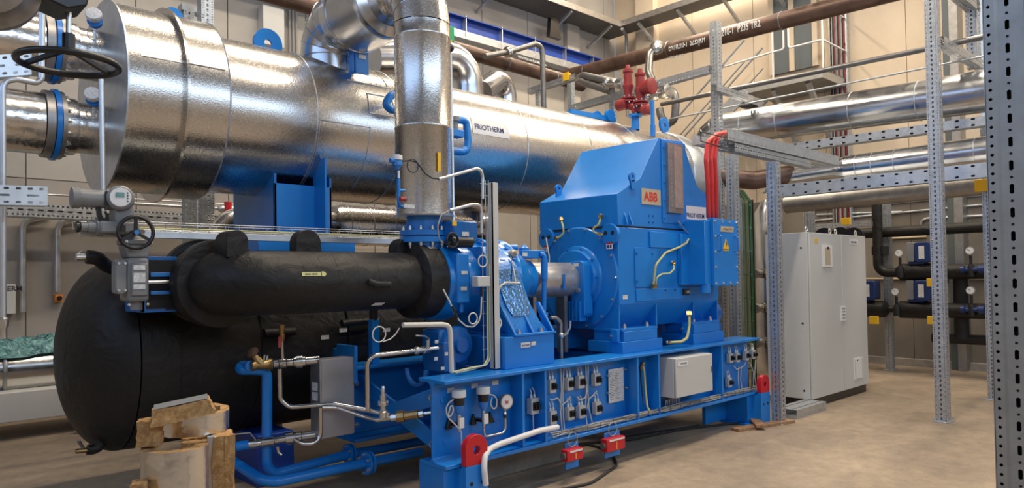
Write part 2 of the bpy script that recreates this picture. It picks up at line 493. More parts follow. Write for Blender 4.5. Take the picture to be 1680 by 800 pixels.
# pilasters on the right wall and in the corner
for (y0, y1, d) in ((19.263, 19.891, .22), (9.25, 9.75, .2), (10.773, 11.181, .12)):
    struct(MB().box(XW-d, XW, y0, y1, 3.0, ZC).build('trim_1', WALLR, bev=.01))
struct(MB().box(11.507, 11.909, YW-.12, YW, 0, ZC).build('trim_2', WALLB, bev=.01))
struct(MB().box(XW-.12, XW, YF, YW, 0, .12).build('baseboard_right', CONC))
# outer walls behind the camera with their window strips
def wall_with_window(name, ax, t0, t1, a0, a1, wa0, wa1, wz0, wz1):
    b = MB()
    def bx(p0, p1, z0, z1):
        if ax == 'y': b.box(p0, p1, t0, t1, z0, z1)
        else: b.box(t0, t1, p0, p1, z0, z1)
    bx(a0, a1, 0, wz0); bx(a0, a1, wz1, ZC); bx(a0, wa0, wz0, wz1); bx(wa1, a1, wz0, wz1)
    struct(b.build(name, WALLB))
    f = MB()
    def fx(p0, p1, z0, z1):
        if ax == 'y': f.box(p0, p1, t0-.02, t0+.1, z0, z1)
        else: f.box(t1-.1, t1+.02, p0, p1, z0, z1)
    n = 6
    for k in range(n+1):
        p = wa0+(wa1-wa0)*k/n; fx(p-.03, p+.03, wz0, wz1)
    fx(wa0, wa1, wz0, wz0+.06); fx(wa0, wa1, wz1-.06, wz1)
    struct(f.build('window_1' if ax == 'y' else 'window_2', GALV))
wall_with_window('wall_front', 'y', YF-.3, YF, XL-.3, XW+.3, -3, 12, 4.3, 6.9)
wall_with_window('wall_left', 'x', XL-.3, XL, YF, YW, -2.5, 7.5, 3.9, 6.5)

# ================================================================ BASE FRAME
Y0 = 3.8
sk = T('base_frame', 'long bright blue steel base frame carrying the compressor and motor', 'machine base frame', (5.1, 4.5, 0))
ibeam = [(Y0, .317), (Y0+.3, .317), (Y0+.3, .345), (Y0+.19, .345), (Y0+.165, .37), (Y0+.165, .86), (Y0+.19, .885), (Y0+.3, .885), (Y0+.3, .91), (Y0, .91), (Y0, .885), (Y0+.11, .885), (Y0+.145, .86), (Y0+.145, .37), (Y0+.11, .345), (Y0, .345)]
MB().prism(ibeam, 'x', 2.94, 7.22).build('front_beam', BLUE, sk, bev=.004)
MB().prism([(a+1.15, c) for a, c in ibeam], 'x', 2.94, 7.22).build('rear_beam', BLUE, sk, bev=.004)
for X in (3.677, 3.916, 5.07, 5.387, 6.465):
    MB().box(X-.012, X+.012, Y0+.012, Y0+.15, .345, .885).build('stiffener', BLUE, sk, bev=.002)
for X in (3.9, 5.4, 6.9):
    MB().box(X-.1, X+.1, Y0+.165, Y0+1.295, .36, .86).build('cross_beam', BLUE, sk, bev=.004)
# left end: crossed braces between the two beams
MB().bar((3.04, 5.10, .80), (3.04, 3.95, .42), .02, .12, (0, 0, 1)).build('cross_brace', BLUE, sk, bev=.003)
MB().bar((3.02, 5.10, .42), (3.02, 3.95, .80), .02, .12, (0, 0, 1)).build('cross_brace', BLUE, sk, bev=.003)
BO(sk, [(3.01, 5.03, .77), (3.01, 5.03, .44), (3.01, 4.03, .77), (3.01, 4.03, .45)], (-1, 0, 0), .025, .02)
# feet
for x0, x1 in ((2.95, 3.25), (7.0, 7.2)):
    MB().box(x0, x1, Y0+.04, Y0+.32, 0.02, .317).box(x0-.04, x1+.04, Y0, Y0+.36, 0, .02).build('support_foot', BLUE, sk, bev=.004)
    xr_ = x0+(1.0 if x0 < 4 else -.3)
    MB().box(xr_, xr_+.25, Y0+1.2, Y0+1.45, 0.02, .317).box(xr_-.04, xr_+.29, Y0+1.16, Y0+1.49, 0, .02).build('support_foot', BLUE, sk, bev=.004)
MB().box(6.6, 7.22, Y0+.3, Y0+.34, .03, .317).build('skirt_plate', BLUE, sk)
def lug(xc, w, y0, ztop, zred):
    r = w/2; th = .05
    arc = arc_poly(xc, ztop-r, r, 0, 180, 16)
    hole = arc_poly(xc, ztop-r*1.08, r*.3, 0, 360, 16)[:-1]
    # red tip with a real eye
    pl = MB()
    n = 32
    outer = []
    for k in range(n):
        a = 2*math.pi*k/n
        dx, dz = math.cos(a), math.sin(a)
        zc = ztop-r*1.08
        if dz > -0.05: px, pz = xc+dx*r, ztop-r+dz*r
        else:
            t = min(r/max(abs(dx), 1e-4), (zc-zred)/max(abs(dz), 1e-4))
            px, pz = xc+dx*t, zc+dz*t
        outer.append((px, pz))
    inner = [(xc+math.cos(2*math.pi*k/n)*r*.31, ztop-r*1.08+math.sin(2*math.pi*k/n)*r*.31) for k in range(n)]
    vs = [(p[0], y0, p[1]) for p in outer]+[(p[0], y0, p[1]) for p in inner]+[(p[0], y0+th, p[1]) for p in outer]+[(p[0], y0+th, p[1]) for p in inner]
    fs = []
    for k in range(n):
        j = (k+1) % n
        fs += [(k, j, n+j, n+k), (2*n+k, 3*n+k, 3*n+j, 2*n+j), (k, 2*n+k, 2*n+j, j), (n+k, n+j, 3*n+j, 3*n+k)]
    pl.add(vs, fs)
    body = MB().box(xc-r, xc+r, y0, y0+th, .0, zred).box(xc-r-.0, xc+r, y0+th, Y0+.1, 0.02, .31).build('lifting_lug', BLUE, sk, bev=.003)
    for dx in (-.5, .5):
        c = MB().cyl((xc+dx*r, y0-.001, zred-.12), (xc+dx*r, y0+.01, zred-.12), .014, n=14).build('bolt_hole', DARK, body)
    t = pl.build('red_tip', RED, body, bev=.003)
    t['label'] = 'red painted eye tip'
    return body
lug(3.150, .195, 3.73, .535, .33)
lug(7.183, .185, 3.73, .52, .335)

# concrete beam, cables and boards below the frame
tag(MB().box(3.3, 4.78, 4.28, 4.44, .0, .2).build('square_beam', CONC, bev=.006), 'long pale square beam lying on the floor underneath the blue base frame', 'beam')
bc = MB().tube([(3.35, 4.05, .012), (3.7, 3.72, .012), (4.2, 3.62, .012), (4.75, 3.8, .012), (5.1, 4.15, .012), (5.15, 4.5, .012)], .011, .3)
tag(bc.build('power_cable', RUBBER), 'black cable looping over the floor under the base frame in front of the pale beam', 'cable')
bc = MB().tube([(5.0, 4.6, .012), (5.6, 4.28, .012), (6.3, 4.2, .012), (6.9, 3.98, .012), (7.15, 3.8, .012)], .011, .3).tube([(4.9, 4.5, .012), (5.7, 4.4, .012), (6.6, 4.18, .012)], .008, .2)
tag(bc.build('power_cable', RUBBER), 'black cables trailing under the base frame towards the crossed boards', 'cable')
bd = MB().obox((7.042,3.685,0.015), (1, -.25, 0), (.25, 1, 0), (0, 0, 1), .42, .055, .014)
tag(bd.build('wooden_board', WOODR), 'lower brown board of the crossed pair on the floor by the frame', 'board')
bd = MB().obox((7.053,3.779,0.045), (.75, .62, .02), (-.62, .75, 0), (0, 0, 1), .26, .05, .013)
tag(bd.build('wooden_board', WOODR), 'upper light brown board lying across another at the right foot of the frame', 'board')

# ================================================================ MOTOR
YM = 4.47; MX0, MX1 = 5.06, 6.73; MY0, MY1 = 3.996, 4.945
mo = T('electric_motor', 'large bright blue electric motor with angular cooling hood on the base frame', 'electric motor', (5.9, YM, .91))
MB().box(MX0, MX1, MY0, MY1, 1.34, 2.035).build('housing', BLUE, mo, bev=.006)
# lower hopper tapering inwards
MB().oprism([(MX0, MY0, 1.345), (MX0, MY1, 1.345), (MX0, MY1-.18, 1.11), (MX0, MY0+.18, 1.11)], (MX1-MX0, 0, 0)).build('lower_housing', BLUE, mo, bev=.004)
MB().box(MX0-.004, MX1-.0, MY0+.006, MY1-.006, 2.035, 2.05).build('parting_seam', DARK, mo)
# hood
xr = [(MX0, 2.05), (MX0, 2.335), (5.40, 2.50), (5.70, 2.914), (6.115, 2.929), (6.365, 2.50), (6.73, 2.33), (6.73, 2.05)]
MB().prism(xr, 'y', MY0, MY1+.03).build('cooling_hood', BLUE, mo, bev=.005)
# end shield disc and bearing housing
MB().lathe((MX0+.01, YM, 1.585), (-1, 0, 0), [(0, .475), (.02, .475), (.03, .465), (.03, .0)], 64).build('end_shield', BLUE, mo)
MB().lathe((MX0-.02, YM, 1.585), (-1, 0, 0), [(0, .30), (.02, .29), (.03, .26), (.06, .25), (.07, .0)], 48).build('bearing_cover', BLUE, mo)
BO(mo, circ((MX0-.02, YM, 1.585), (-1, 0, 0), .455, 14), (-1, 0, 0), .013, .01)
BO(mo, circ((MX0-.06, YM, 1.585), (-1, 0, 0), .272, 10), (-1, 0, 0), .011, .01, BLUE_D)
MB().prism(rrect(4.26, 4.42, 1.22, 1.74, .05), 'x', MX0-.17, MX0-.05).build('bearing_cap', BLUE, mo, bev=.006)
b = MB().box(MX0-.10, MX0-.08, 4.30, 4.61, 1.19, 1.37)
for k in range(8): b.box(MX0-.19, MX0-.09, 4.30+k*.042, 4.312+k*.042, 1.19, 1.37)
b.build('cooling_fins', BLUE, mo)
MB().use(LABEL).box(MX0-.172, MX0-.17, 4.32, 4.38, 1.69, 1.72).build('label_plate', None, mo)
MB().lathe((MX0-.17, 4.33, 1.47), (-1, 0, 0), [(0, .024), (.012, .022), (.013, .01)], 12).build('oil_sight_glass', PLATED, mo)
# feet and pads
def pad(x0, x1, z0=.91):
    MB().box(x0, x1, 3.93, 4.33, .91, 1.012).build('mounting_block', BLUE, mo, bev=.004)
    MB().box(x0+.05, x1-.05, 3.95, 4.30, 1.012, 1.10).build('shim_block', BLUE, mo, bev=.004)
    MB().box(x0+.04, x1-.03, 3.96, 4.3, 1.10, 1.125).build('foot', BLUE, mo, bev=.003)
    BO(mo, [(x0+.14, 4.02, 1.125), (x1-.12, 4.02, 1.125)], (0, 0, 1), .022, .025)
    MB().cyl((x0-.03, 4.05, 1.06), (x0+.06, 4.05, 1.06), .012, n=8).build('jacking_screw', PLATED, mo)
    MB().box(x0-.01, x0+.03, 3.98, 4.06, 1.012, 1.12).build('jacking_bracket', BLUE, mo, bev=.002)
    # same pads at the rear
    MB().box(x0, x1, 4.62, 5.02, .91, 1.11).build('rear_block', BLUE, mo, bev=.004)
pad(5.015, 5.613)
pad(6.137, 6.709)
for X in (MX0+.012, 5.632, 6.269, MX1-.012):
    MB().oprism([(X-.01, MY0+.01, 1.345), (X-.01, MY0+.01, 1.125), (X-.01, MY0+.2, 1.115), (X-.01, MY0+.2, 1.345)], (.02, 0, 0)).build('foot_rib', BLUE, mo)
# side panels
MB().prism(rrect(5.29, 5.631, 1.49, 1.855, .02), 'y', MY0-.012, MY0).build('inspection_cover', BLUE, mo, bev=.002)
BO(mo, [(px, MY0-.012, pz) for px in (5.306, 5.551) for pz in (1.80, 1.545)], (0, -1, 0), .012, .008, BLUE_D)
MB().box(5.52, 6.0, MY0-.02, MY0, 1.86, 2.01).build('side_strip', BLUE, mo, bev=.003)
MB().box(5.98, 6.18, MY0-.05, MY0, 1.50, 2.0).build('side_panel', BLUE, mo, bev=.004)
MB().box(5.30, 6.62, MY0-.012, MY0, 1.36, 1.475).build('lower_rail', BLUE, mo, bev=.003)
for px in (5.753, 5.916): MB().cyl((px, MY0-.0135, 1.452), (px, MY0-.011, 1.452), .011, n=12).build('screw_hole', DARK, mo)
b = MB().use(PRINTK).box(6.04, 6.14, MY0-.03, MY0-.012, 1.40, 1.46).use(PLATED).box(6.07, 6.12, MY0-.045, MY0-.03, 1.415, 1.445)
b.build('earth_terminal', None, mo)
b = MB().use(LABEL).box(5.11, 5.177, MY0-.003, MY0-.0005, 1.385, 1.425)
b.build('rating_label', None, mo)
# lifting shoulders with two holes at the upper housing corners
for ysh in (MY0+.08, MY1-.08):
    MB().prism(arc_poly(ysh, 1.97, .10, 0, 360, 24)[:-1], 'x', MX0-.03, MX0+.01).build('lifting_shoulder', BLUE, mo, bev=.003)
    for q in (-.04, .04): MB().cyl((MX0-.0315, ysh+q, 1.985), (MX0-.03, ysh+q, 1.985), .02, n=16).build('lifting_hole', DARK, mo)
    q = MB().use(WHITE).box(MX0-.033, MX0-.0305, ysh-.04, ysh+.03, 1.84, 1.90).use(RED).box(MX0-.0335, MX0-.0305, ysh-.04, ysh+.03, 1.885, 1.90).use(PRINT).box(MX0-.0337, MX0-.033, ysh-.03, ysh-.01, 1.848, 1.878).box(MX0-.0337, MX0-.033, ysh+.0, ysh+.02, 1.848, 1.878)
    q.build('hazard_sticker', None, mo)
# hood extras
MB().box(5.736, 6.143, MY0-.012, MY0, 2.10, 2.905).build('hood_panel', BLUE, mo, bev=.003)
vx0, vx1 = 5.792, 6.042
b = MB().use(STEELD).box(vx0, vx1, MY0-.045, MY0-.012, 2.2, 2.875)
b.use(GUARD).box(vx0+.10, vx1-.01, MY0-.05, MY0-.04, 2.25, 2.85)
b.use(PLATED)
for k in range(14): b.box(vx0+.045, vx0+.055, MY0-.048, MY0-.044, 2.26+k*.043, 2.285+k*.043)
b.build('vent_strip', None, mo)
BO(mo, [(5.754+.012, MY0-.012, 2.15+k*.17) for k in range(5)], (0, -1, 0), .012, .008, BLUE)
def eye(x, y, z, nrm, up, name='lifting_eye'):
    n = V(nrm).normalized(); u = V(up).normalized(); sd = n.cross(u)
    b = MB(); o = V(x, y, z)
    b.ring(o-n*.01, n, .045, .018, .02, 20)
    b.obox(o-u*.07, n, sd, u, .01, .035, .04)
    return b.build(name, BLUE, mo, bev=.001)
eye(5.26, MY0-.01, 2.50, (0, -1, .0), (-.25, 0, 1)); eye(5.20, MY1-.1, 2.47, (0, -1, 0), (0, 0, 1))
for xx in (5.15, 5.22):
    MB().oprism([(xx, MY0, 2.06), (xx, MY0-.04, 2.06), (xx, MY0, 2.17)], (.012, 0, 0)).build('corner_gusset', BLUE, mo)
for i in range(2):
    for j in range(2): MB().cyl((5.53+i*.06, MY0-.006, 2.10+j*.06), (5.53+i*.06, MY0, 2.10+j*.06), .01, n=10).build('plug', BLUE_D, mo)
# maker plate
ax0, ax1, az0, az1 = 5.41, 5.711, 2.262, 2.41
b = MB().use(BEIGE).box(ax0, ax1, MY0-.008, MY0-.001, az0, az1)
b.use(PRINTR)
b.text('ABB', .118, lambda x, y: (ax0+.035+x, MY0-.0095, az0+.035+y), cond=.98)
b.text('ABB', .118, lambda x, y: (ax0+.038+x, MY0-.0096, az0+.036+y), cond=.98)
b.build('maker_plate', None, mo)
fx0 = 6.087
b = MB().use(WHITE).box(fx0, fx0+.44, MY0-.006, MY0-.001, 2.155, 2.29).use(PRINT)
b.text('FRIOTHERM', .062, lambda x, y: (fx0+.05+x, MY0-.0075, 2.175+y), cond=1.02)
b.build('name_plate', None, mo)
# terminal box
tx0, tx1, tz0, tz1 = 5.90, 6.66, 1.50, 2.13
tb = MB().box(6.10, 6.66, 3.76, MY0, 1.50, 2.13).build('terminal_box', BLUE, mo, bev=.005)
MB().box(6.20, 6.655, 3.72, 3.76, 1.485, 2.145).build('cover', BLUE, tb, bev=.004)
BO(tb, [(px, 3.72, pz) for px in (6.225, 6.36, 6.495, 6.63) for pz in (1.51, 2.12)]+[(px, 3.72, pz) for px in (6.225, 6.63) for pz in (1.67, 1.82, 1.97)], (0, -1, 0), .014, .008)
for px in (6.27, 6.59):
    MB().tube([(px, 3.72, 1.98), (px, 3.68, 1.98), (px, 3.68, 1.83), (px, 3.72, 1.83)], .008, .02).build('handle', BLUE, tb)
b = MB().use(YELLOW).prism([(6.37, 1.86), (6.47, 1.86), (6.42, 1.95)], 'y', 3.715, 3.7195).box(6.37, 6.47, 3.716, 3.7195, 1.83, 1.858)
b.use(PRINTK).prism([(6.415, 1.87), (6.425, 1.90), (6.412, 1.90), (6.424, 1.93), (6.428, 1.905), (6.438, 1.905)], 'y', 3.712, 3.716).box(6.375, 6.465, 3.714, 3.7165, 1.84, 1.848)
b.build('voltage_sticker', None, tb)
b = MB().use(BEIGE).oprism([(6.32, 3.716, 2.02), (6.56, 3.716, 2.02), (6.58, 3.716, 2.075), (6.33, 3.716, 2.075)], (0, .003, 0))
b.use(PRINTK).tube([(6.36, 3.714, 2.045), (6.40, 3.714, 2.055), (6.44, 3.714, 2.04), (6.50, 3.714, 2.056), (6.54, 3.714, 2.045)], .0022, 0, 5)
b.build('note_sticker', None, tb)
MB().cyl((6.16, 3.80, 1.51), (6.16, 3.80, 1.42), .05, n=16).build('cable_gland', BLUE, tb)
# earth cables on the motor
def earth(pts, r=.009, nm='earth_cable'):
    b = MB().use(YGRN).tube(pts, r, .06)
    b.use(BRASS).bar(pts[0], V(pts[0])+(V(pts[0])-V(pts[1])).normalized()*.035, .03, .03).bar(pts[-1], V(pts[-1])+(V(pts[-1])-V(pts[-2])).normalized()*.035, .03, .03)
    b.use(PLATED).sph(V(pts[0])+(V(pts[0])-V(pts[1])).normalized()*.03, .016, 8, 6).sph(V(pts[-1])+(V(pts[-1])-V(pts[-2])).normalized()*.03, .016, 8, 6)
    return b.build(nm, None, mo)
earth([(5.0,4.627,2.13), (4.98,4.586,2.068), (4.98,4.58,2.01), (4.98,4.636,1.972), (5.0,4.686,1.97)])
earth([(5.0,4.147,2.119), (4.98,4.146,2.063), (4.98,4.218,2.035), (4.98,4.212,1.995), (5.0,4.172,1.983)])
earth([(6.13,3.95,1.97), (6.054,3.93,1.913), (5.911,3.92,1.868), (5.676,3.92,1.811), (5.516,3.92,1.696), (5.514,3.95,1.515)], .010)
earth([(5.847,3.95,1.697), (5.826,3.93,1.656), (5.739,3.92,1.615), (5.61,3.92,1.61), (5.522,3.92,1.577), (5.552,3.95,1.514)], .008)
earth([(6.025,3.9,1.191), (5.99,3.88,1.099), (5.955,3.88,0.984), (5.85,3.88,0.956), (5.717,3.92,0.963)], .010)
MB().bar((5.933,3.95,2.125), (6.13,3.95,1.988), .014, .014).build('stay_rod', PLATED, mo)
tag(MB().use(IVORY).tube([(4.95,4.784,1.973), (4.95,4.762,1.855), (4.95,4.747,1.796), (4.95,4.749,1.714)], .007, .02).build('earth_strap', None), 'thin ivory lead hanging down the left edge of the blue motor end', 'cable')
# small auxiliary blue pump behind the motor
pu = T('oil_pump', 'small dark blue pump motor standing behind the right end of the big blue motor', 'pump', (7.0, 4.3, .91))
MB().lathe((6.87, 4.3, 1.17), (1, 0, 0), [(0, .06), (.02, .13), (.22, .13), (.25, .09), (.3, .085)], 24).build('motor_body', BLUE_D, pu)
MB().box(6.9, 7.12, 4.2, 4.4, .91, 1.06).build('foot', BLUE_D, pu)

# coupling guard
cg = T('coupling_guard', 'pale aluminium tube guard over the shaft between compressor and motor', 'shaft guard', (4.75, YM, .91))
MB().lathe((4.36, YM, 1.57), (1, 0, 0), [(0, .13), (.0, .157), (.69, .157), (.69, .12)], 48, False).build('guard_tube', GUARD, cg)
MB().lathe((4.37, YM, 1.57), (1, 0, 0), [(0, .1), (.67, .1)], 24).build('shaft', STEELD, cg)
MB().box(4.665, 4.69, YM-.168, YM-.155, 1.48, 1.62).use(BLUE).build('clasp', BLUE, cg, bev=.002)
MB().box(4.4, 4.44, YM-.05, YM+.05, .91, 1.43).build('guard_foot', STEELD, cg)
MB().box(4.8, 4.84, YM-.05, YM+.05, .91, 1.43).build('guard_foot', STEELD, cg)

# ================================================================ COMPRESSOR
BLUEG = mat('glossy_blue_casting_paint', (0.006, 0.205, 0.64), 0.22, 0, 0.15, 5, 0.5, 45, 0.006, coat=0.5)
ZA = 1.58
cp = T('compressor', 'bright blue turbo compressor casing between black suction pipe and pale shaft guard', 'compressor', (3.8, YM, .91))
MB().lathe((3.42, YM, ZA), (1, 0, 0), [(0, .255), (.06, .262), (.07, .285), (.10, .285), (.11, .262), (.22, .275), (.32, .30), (.33, .345), (.37, .345), (.38, .31), (.46, .33), (.52, .325)], 64).build('inlet_casing', BLUEG, cp)
MB().lathe((3.94, YM, ZA), (1, 0, 0), [(0, .325), (.02, .34), (.06, .34), (.08, .32), (.16, .29), (.24, .24), (.30, .20), (.34, .185), (.40, .175), (.42, .10)], 64).build('bearing_housing', BLUEG, cp)
BO(cp, circ((3.75, YM, ZA), (-1, 0, 0), .325, 20), (-1, 0, 0), .012, .012, BLUE)
BO(cp, circ((3.96, YM, ZA), (-1, 0, 0), .33, 18, .5), (-1, 0, 0), .011, .03, BLUE)
# discharge branch on top of the volute
MB().lathe((3.275, YM, 1.70), (0, 0, 1), [(0, .145), (.14, .145), (.17, .155), (.175, .19), (.215, .19), (.216, .165), (.226, .165), (.227, .19), (.265, .19), (.27, .14), (.375, .137)], 48).build('discharge_branch', BLUE, cp)
BO(cp, circ((3.275, YM, 1.965), (0, 0, 1), .168, 12, .5), (0, 0, 1), .014, .02)
BO(cp, circ((3.275, YM, 1.875), (0, 0, -1), .168, 12, .5), (0, 0, -1), .014, .03)
MB().lathe((3.275, YM, ZA), (1, 0, 0), [(0, .2), (.02, .3), (.15, .31), (.19, .25)], 48).build('volute', BLUEG, cp)
# support pedestal: sections lofted from the casing down to the foot
def loft(secs, m, name, par, bev=0.0):
    b = MB(); n = len(secs[0]); vs = [p for s_ in secs for p in s_]; fs = []
    for i in range(len(secs)-1):
        for k in range(n):
            j = (k+1) % n; fs.append((i*n+k, (i+1)*n+k, (i+1)*n+j, i*n+j))
    fs.append(tuple(range(n))); fs.append(tuple(reversed(range((len(secs)-1)*n, len(secs)*n))))
    b.add(vs, fs); return b.build(name, m, par, bev=bev)
def sec(x0, x1, y0, y1, z): return [(x0, y0, z), (x1, y0, z), (x1, y1, z), (x0, y1, z)]
loft([sec(3.62, 3.80, 4.20, 4.6, 1.84), sec(3.61, 3.90, 4.10, 4.6, 1.70), sec(3.62, 3.93, 4.05, 4.6, 1.52), sec(3.65, 3.97, 4.02, 4.6, 1.38), sec(3.69, 4.03, 3.98, 4.6, 1.25), sec(3.73, 4.12, 3.97, 4.6, 1.165)], BLUEG, 'pedestal_leg', cp)
MB().box(3.626-.02, 4.14, 3.93, 4.45, .91, 1.15).build('pedestal_foot', BLUE, cp, bev=.005)
MB().box(3.70, 4.15, 3.915, 4.45, 1.15, 1.168).build('foot_plate', BLUE, cp, bev=.003)
for X, t in ((3.705, .02), (3.90, .018), (4.12, .02)):
    MB().oprism([(X, 3.925, 1.168), (X, 4.02, 1.168), (X-.06, 4.06, 1.40), (X-.05, 4.035, 1.40)], (t, 0, 0)).build('gusset', BLUE, cp)
BO(cp, [(3.78, 3.955, 1.168), (4.02, 3.955, 1.168)], (0, 0, 1), .02, .02)
b = MB().use(LABEL).box(3.77, 3.87, 3.926, 3.929, 1.06, 1.10).use(PRINT); b.text('FRIOTHERM', .018, lambda x, y: (3.775+x, 3.925, 1.072+y), cond=.85)
b.use(LABEL).box(3.88, 3.93, 3.926, 3.929, 1.07, 1.10)
b.build('name_sticker', None, cp)
FILM = metal_jacket('crinkled_protective_film', (0.16, 0.34, 0.66), 0.14, 40, 38, 0.9)
loft([sec(3.655, 3.885, 4.085, 4.1, 1.66), sec(3.665, 3.915, 4.04, 4.06, 1.52), sec(3.70, 3.95, 4.008, 4.03, 1.38), sec(3.75, 3.93, 3.985, 4.0, 1.30)], FILM, 'protective_film', cp)
MB().box(3.745, 3.80, 4.12, 4.16, 1.31, 1.74).build('casing_rib', BLUE, cp, bev=.004)
MB().lathe((3.97, 4.12, 1.36), (0, -1, .1), [(0, .05), (.02, .05), (.021, .03)], 14).build('sight_port', BLUE_D, cp)
# guide vane drive: blue actuator box with black handwheel
MB().box(3.328, 3.562, 4.17, 4.33, 1.872, 2.031).build('actuator_box', BLUE_D, cp, bev=.012)
MB().lathe((3.311,4.2,1.872), (1, 0, 0), [(0, .045), (.20, .045), (.2, .03)], 24).build('actuator_cylinder', BLACK, cp)
hw = MB().torus((3.271,4.12,1.876), (0, 1, 0), .052, .009, 32, 8).build('handwheel', BLACK, cp)
b = MB(); _o = V((3.271,4.12,1.876))
for k in range(3):
    an = R(90+120*k); b.bar(_o, _o+V(math.cos(an)*.05, 0, math.sin(an)*.05), .012, .012)
b.lathe(_o+V(0, .01, 0), (0, -1, 0), [(0, .018), (.03, .016)], 14).build('handwheel_spokes', BLACK, cp)
MB().box(3.34, 3.458, 4.15, 4.24, 1.41, 1.786).build('vane_drive_block', BLUE, cp, bev=.012)
MB().cyl((3.415,4.2,1.409), (3.413,4.2,1.34), .016).build('drive_stub', BLUE, cp)
for p in ((763, 447), (762, 473)): pass
b = MB().use(LABEL).box(3.375, 3.434, 4.146, 4.149, 1.625, 1.652); b.build('tag_label', None, cp)
b = MB().use(LABEL).box(3.368, 3.426, 4.146, 4.149, 1.506, 1.533); b.build('tag_label', None, cp)
b = MB().use(LABEL).box(3.402, 3.468, 4.165, 4.169, 1.915, 1.947); b.build('tag_label', None, cp)
b = MB().use(YELLOW).box(3.31, 3.351, 4.165, 4.169, 1.989, 2.025); b.build('warning_sticker', None, cp)
# oil rail and strainer above the guard
MB().lathe((3.917,4.35,1.848), (1, 0, 0), [(0, .025), (.22, .025)], 16).build('oil_rail', BLUE, cp)
MB().box(4.165, 4.436, 4.30, 4.40, 1.756, 1.828).build('strainer_body', BLUE, cp, bev=.006)
MB().lathe((4.23,4.35,1.813), (0, 0, 1), [(0, .045), (.03, .045), (.04, .03), (.06, .012)], 16).build('strainer_cap', BLUE, cp)
MB().tube([(4.371,4.3,1.792), (4.402,4.28,1.786), (4.4,4.28,1.671), (4.384,4.28,1.279)], .022, .04, 14).build('oil_riser', BLUE, cp)
MB().tube([(4.402,4.28,1.75), (4.398,4.28,1.577)], .030, 0, 14).build('riser_sleeve', BLUE, cp)
MB().lathe((4.392,4.28,1.295), (0, 0, -1), [(0, .034), (.03, .034), (.05, .03), (.07, .015)], 14).build('riser_end', BLUE, cp)
b = MB().use(LABEL).box(4.157, 4.214, 4.295, 4.299, 1.774, 1.805); b.build('tag_label', None, cp)
MB().lathe((3.933,4.2,1.788), (0, -1, .1), [(0, .03), (.04, .03), (.05, .02), (.08, .018)], 14).build('drain_fitting', BEIGE, cp)
MB().tube([(3.857,4.12,1.756), (3.845,4.08,1.668), (3.812,4.02,1.563)], .006, .02, 8).build('drain_tube', PLATED, cp)
MB().tube([(3.838,4.0,1.553), (3.691,4.0,1.56), (3.621,4.0,1.529), (3.625,4.02,1.46)], .008, .04, 8).build('sensor_tube', IVORY, cp)
MB().tube([(3.617,4.02,1.322), (3.641,4.0,1.252), (3.609,4.0,1.208), (3.595,4.02,1.181)], .007, .03, 8).build('sensor_lead', IVORY, cp)
tag(MB().use(STEELD).tube([(4.33,4.15,1.255), (4.397,4.15,1.252), (4.457,4.15,1.212), (4.455,4.15,1.125), (4.457,4.15,0.887)], .016, .04, 12).use(PLATED).sph((4.44,4.13,1.101), .026, 10, 8).bar((4.438,4.1,1.108), (4.47,4.08,1.122), .015, .015).tube([(4.455,4.08,1.123), (4.472,4.06,1.164), (4.481,4.06,1.225)], .008, .01, 8).build('drain_pipe', None), 'steel drain pipe with lever valve between blue pedestal and motor foot', 'pipe')
# round dark coupling flywheel seen behind the drain pipe
tag(MB().lathe((4.3, 4.4, 1.05), (1, 0, 0), [(0, .10), (.0, .14), (.12, .14), (.12, .1)], 32).build('oil_filter', RUBBER), 'dark round filter drum sitting behind the blue compressor pedestal', 'filter')
# oil pump group under the volute
op = T('gear_oil_pump', 'dark blue round oil pump under the compressor beside the grey cable mast', 'pump', (3.4, 4.25, .91))
MB().box(3.206, 3.319, 4.15, 4.4, .91, 1.13).build('pump_base', BLUE_D, op, bev=.006)
MB().lathe((3.36, 4.22, 1.1), (0, -1, 0), [(0, .14), (.03, .14), (.05, .13), (.06, .06), (.1, .055)], 32).build('pump_cover', BLUE_D, op)
MB().box(3.22, 3.50, 4.22, 4.45, .93, 1.22).build('pump_body', BLUE_D, op, bev=.02)
BO(op, circ((3.36, 4.19, 1.1), (0, -1, 0), .12, 10), (0, -1, 0), .01, .012)
MB().torus((3.1, 4.35, .93), (1, 0, 0), .12, .02, 24, 10, 0, math.pi).build('return_bend', BLUE_D, op)

for i, (a, c) in enumerate((((716, 563), (724, 558)), ((712, 590), (719, 585)), ((721, 608), (730, 601)), ((729, 582), (737, 577)))):
    q = V((3.12,4.1,1.037)); w = 0
_lab = [((3.13,4.14,1.143), .03), ((3.122,4.14,1.021), .03), ((3.182,4.14,0.945), .032), ((3.217,4.14,1.048), .03)]
for p, s_ in _lab:
    MB().box(p[0]-s_/2, p[0]+s_/2, p[1]-.003, p[1], p[2]-.012, p[2]+.012).build('tag_label', LABEL, op)

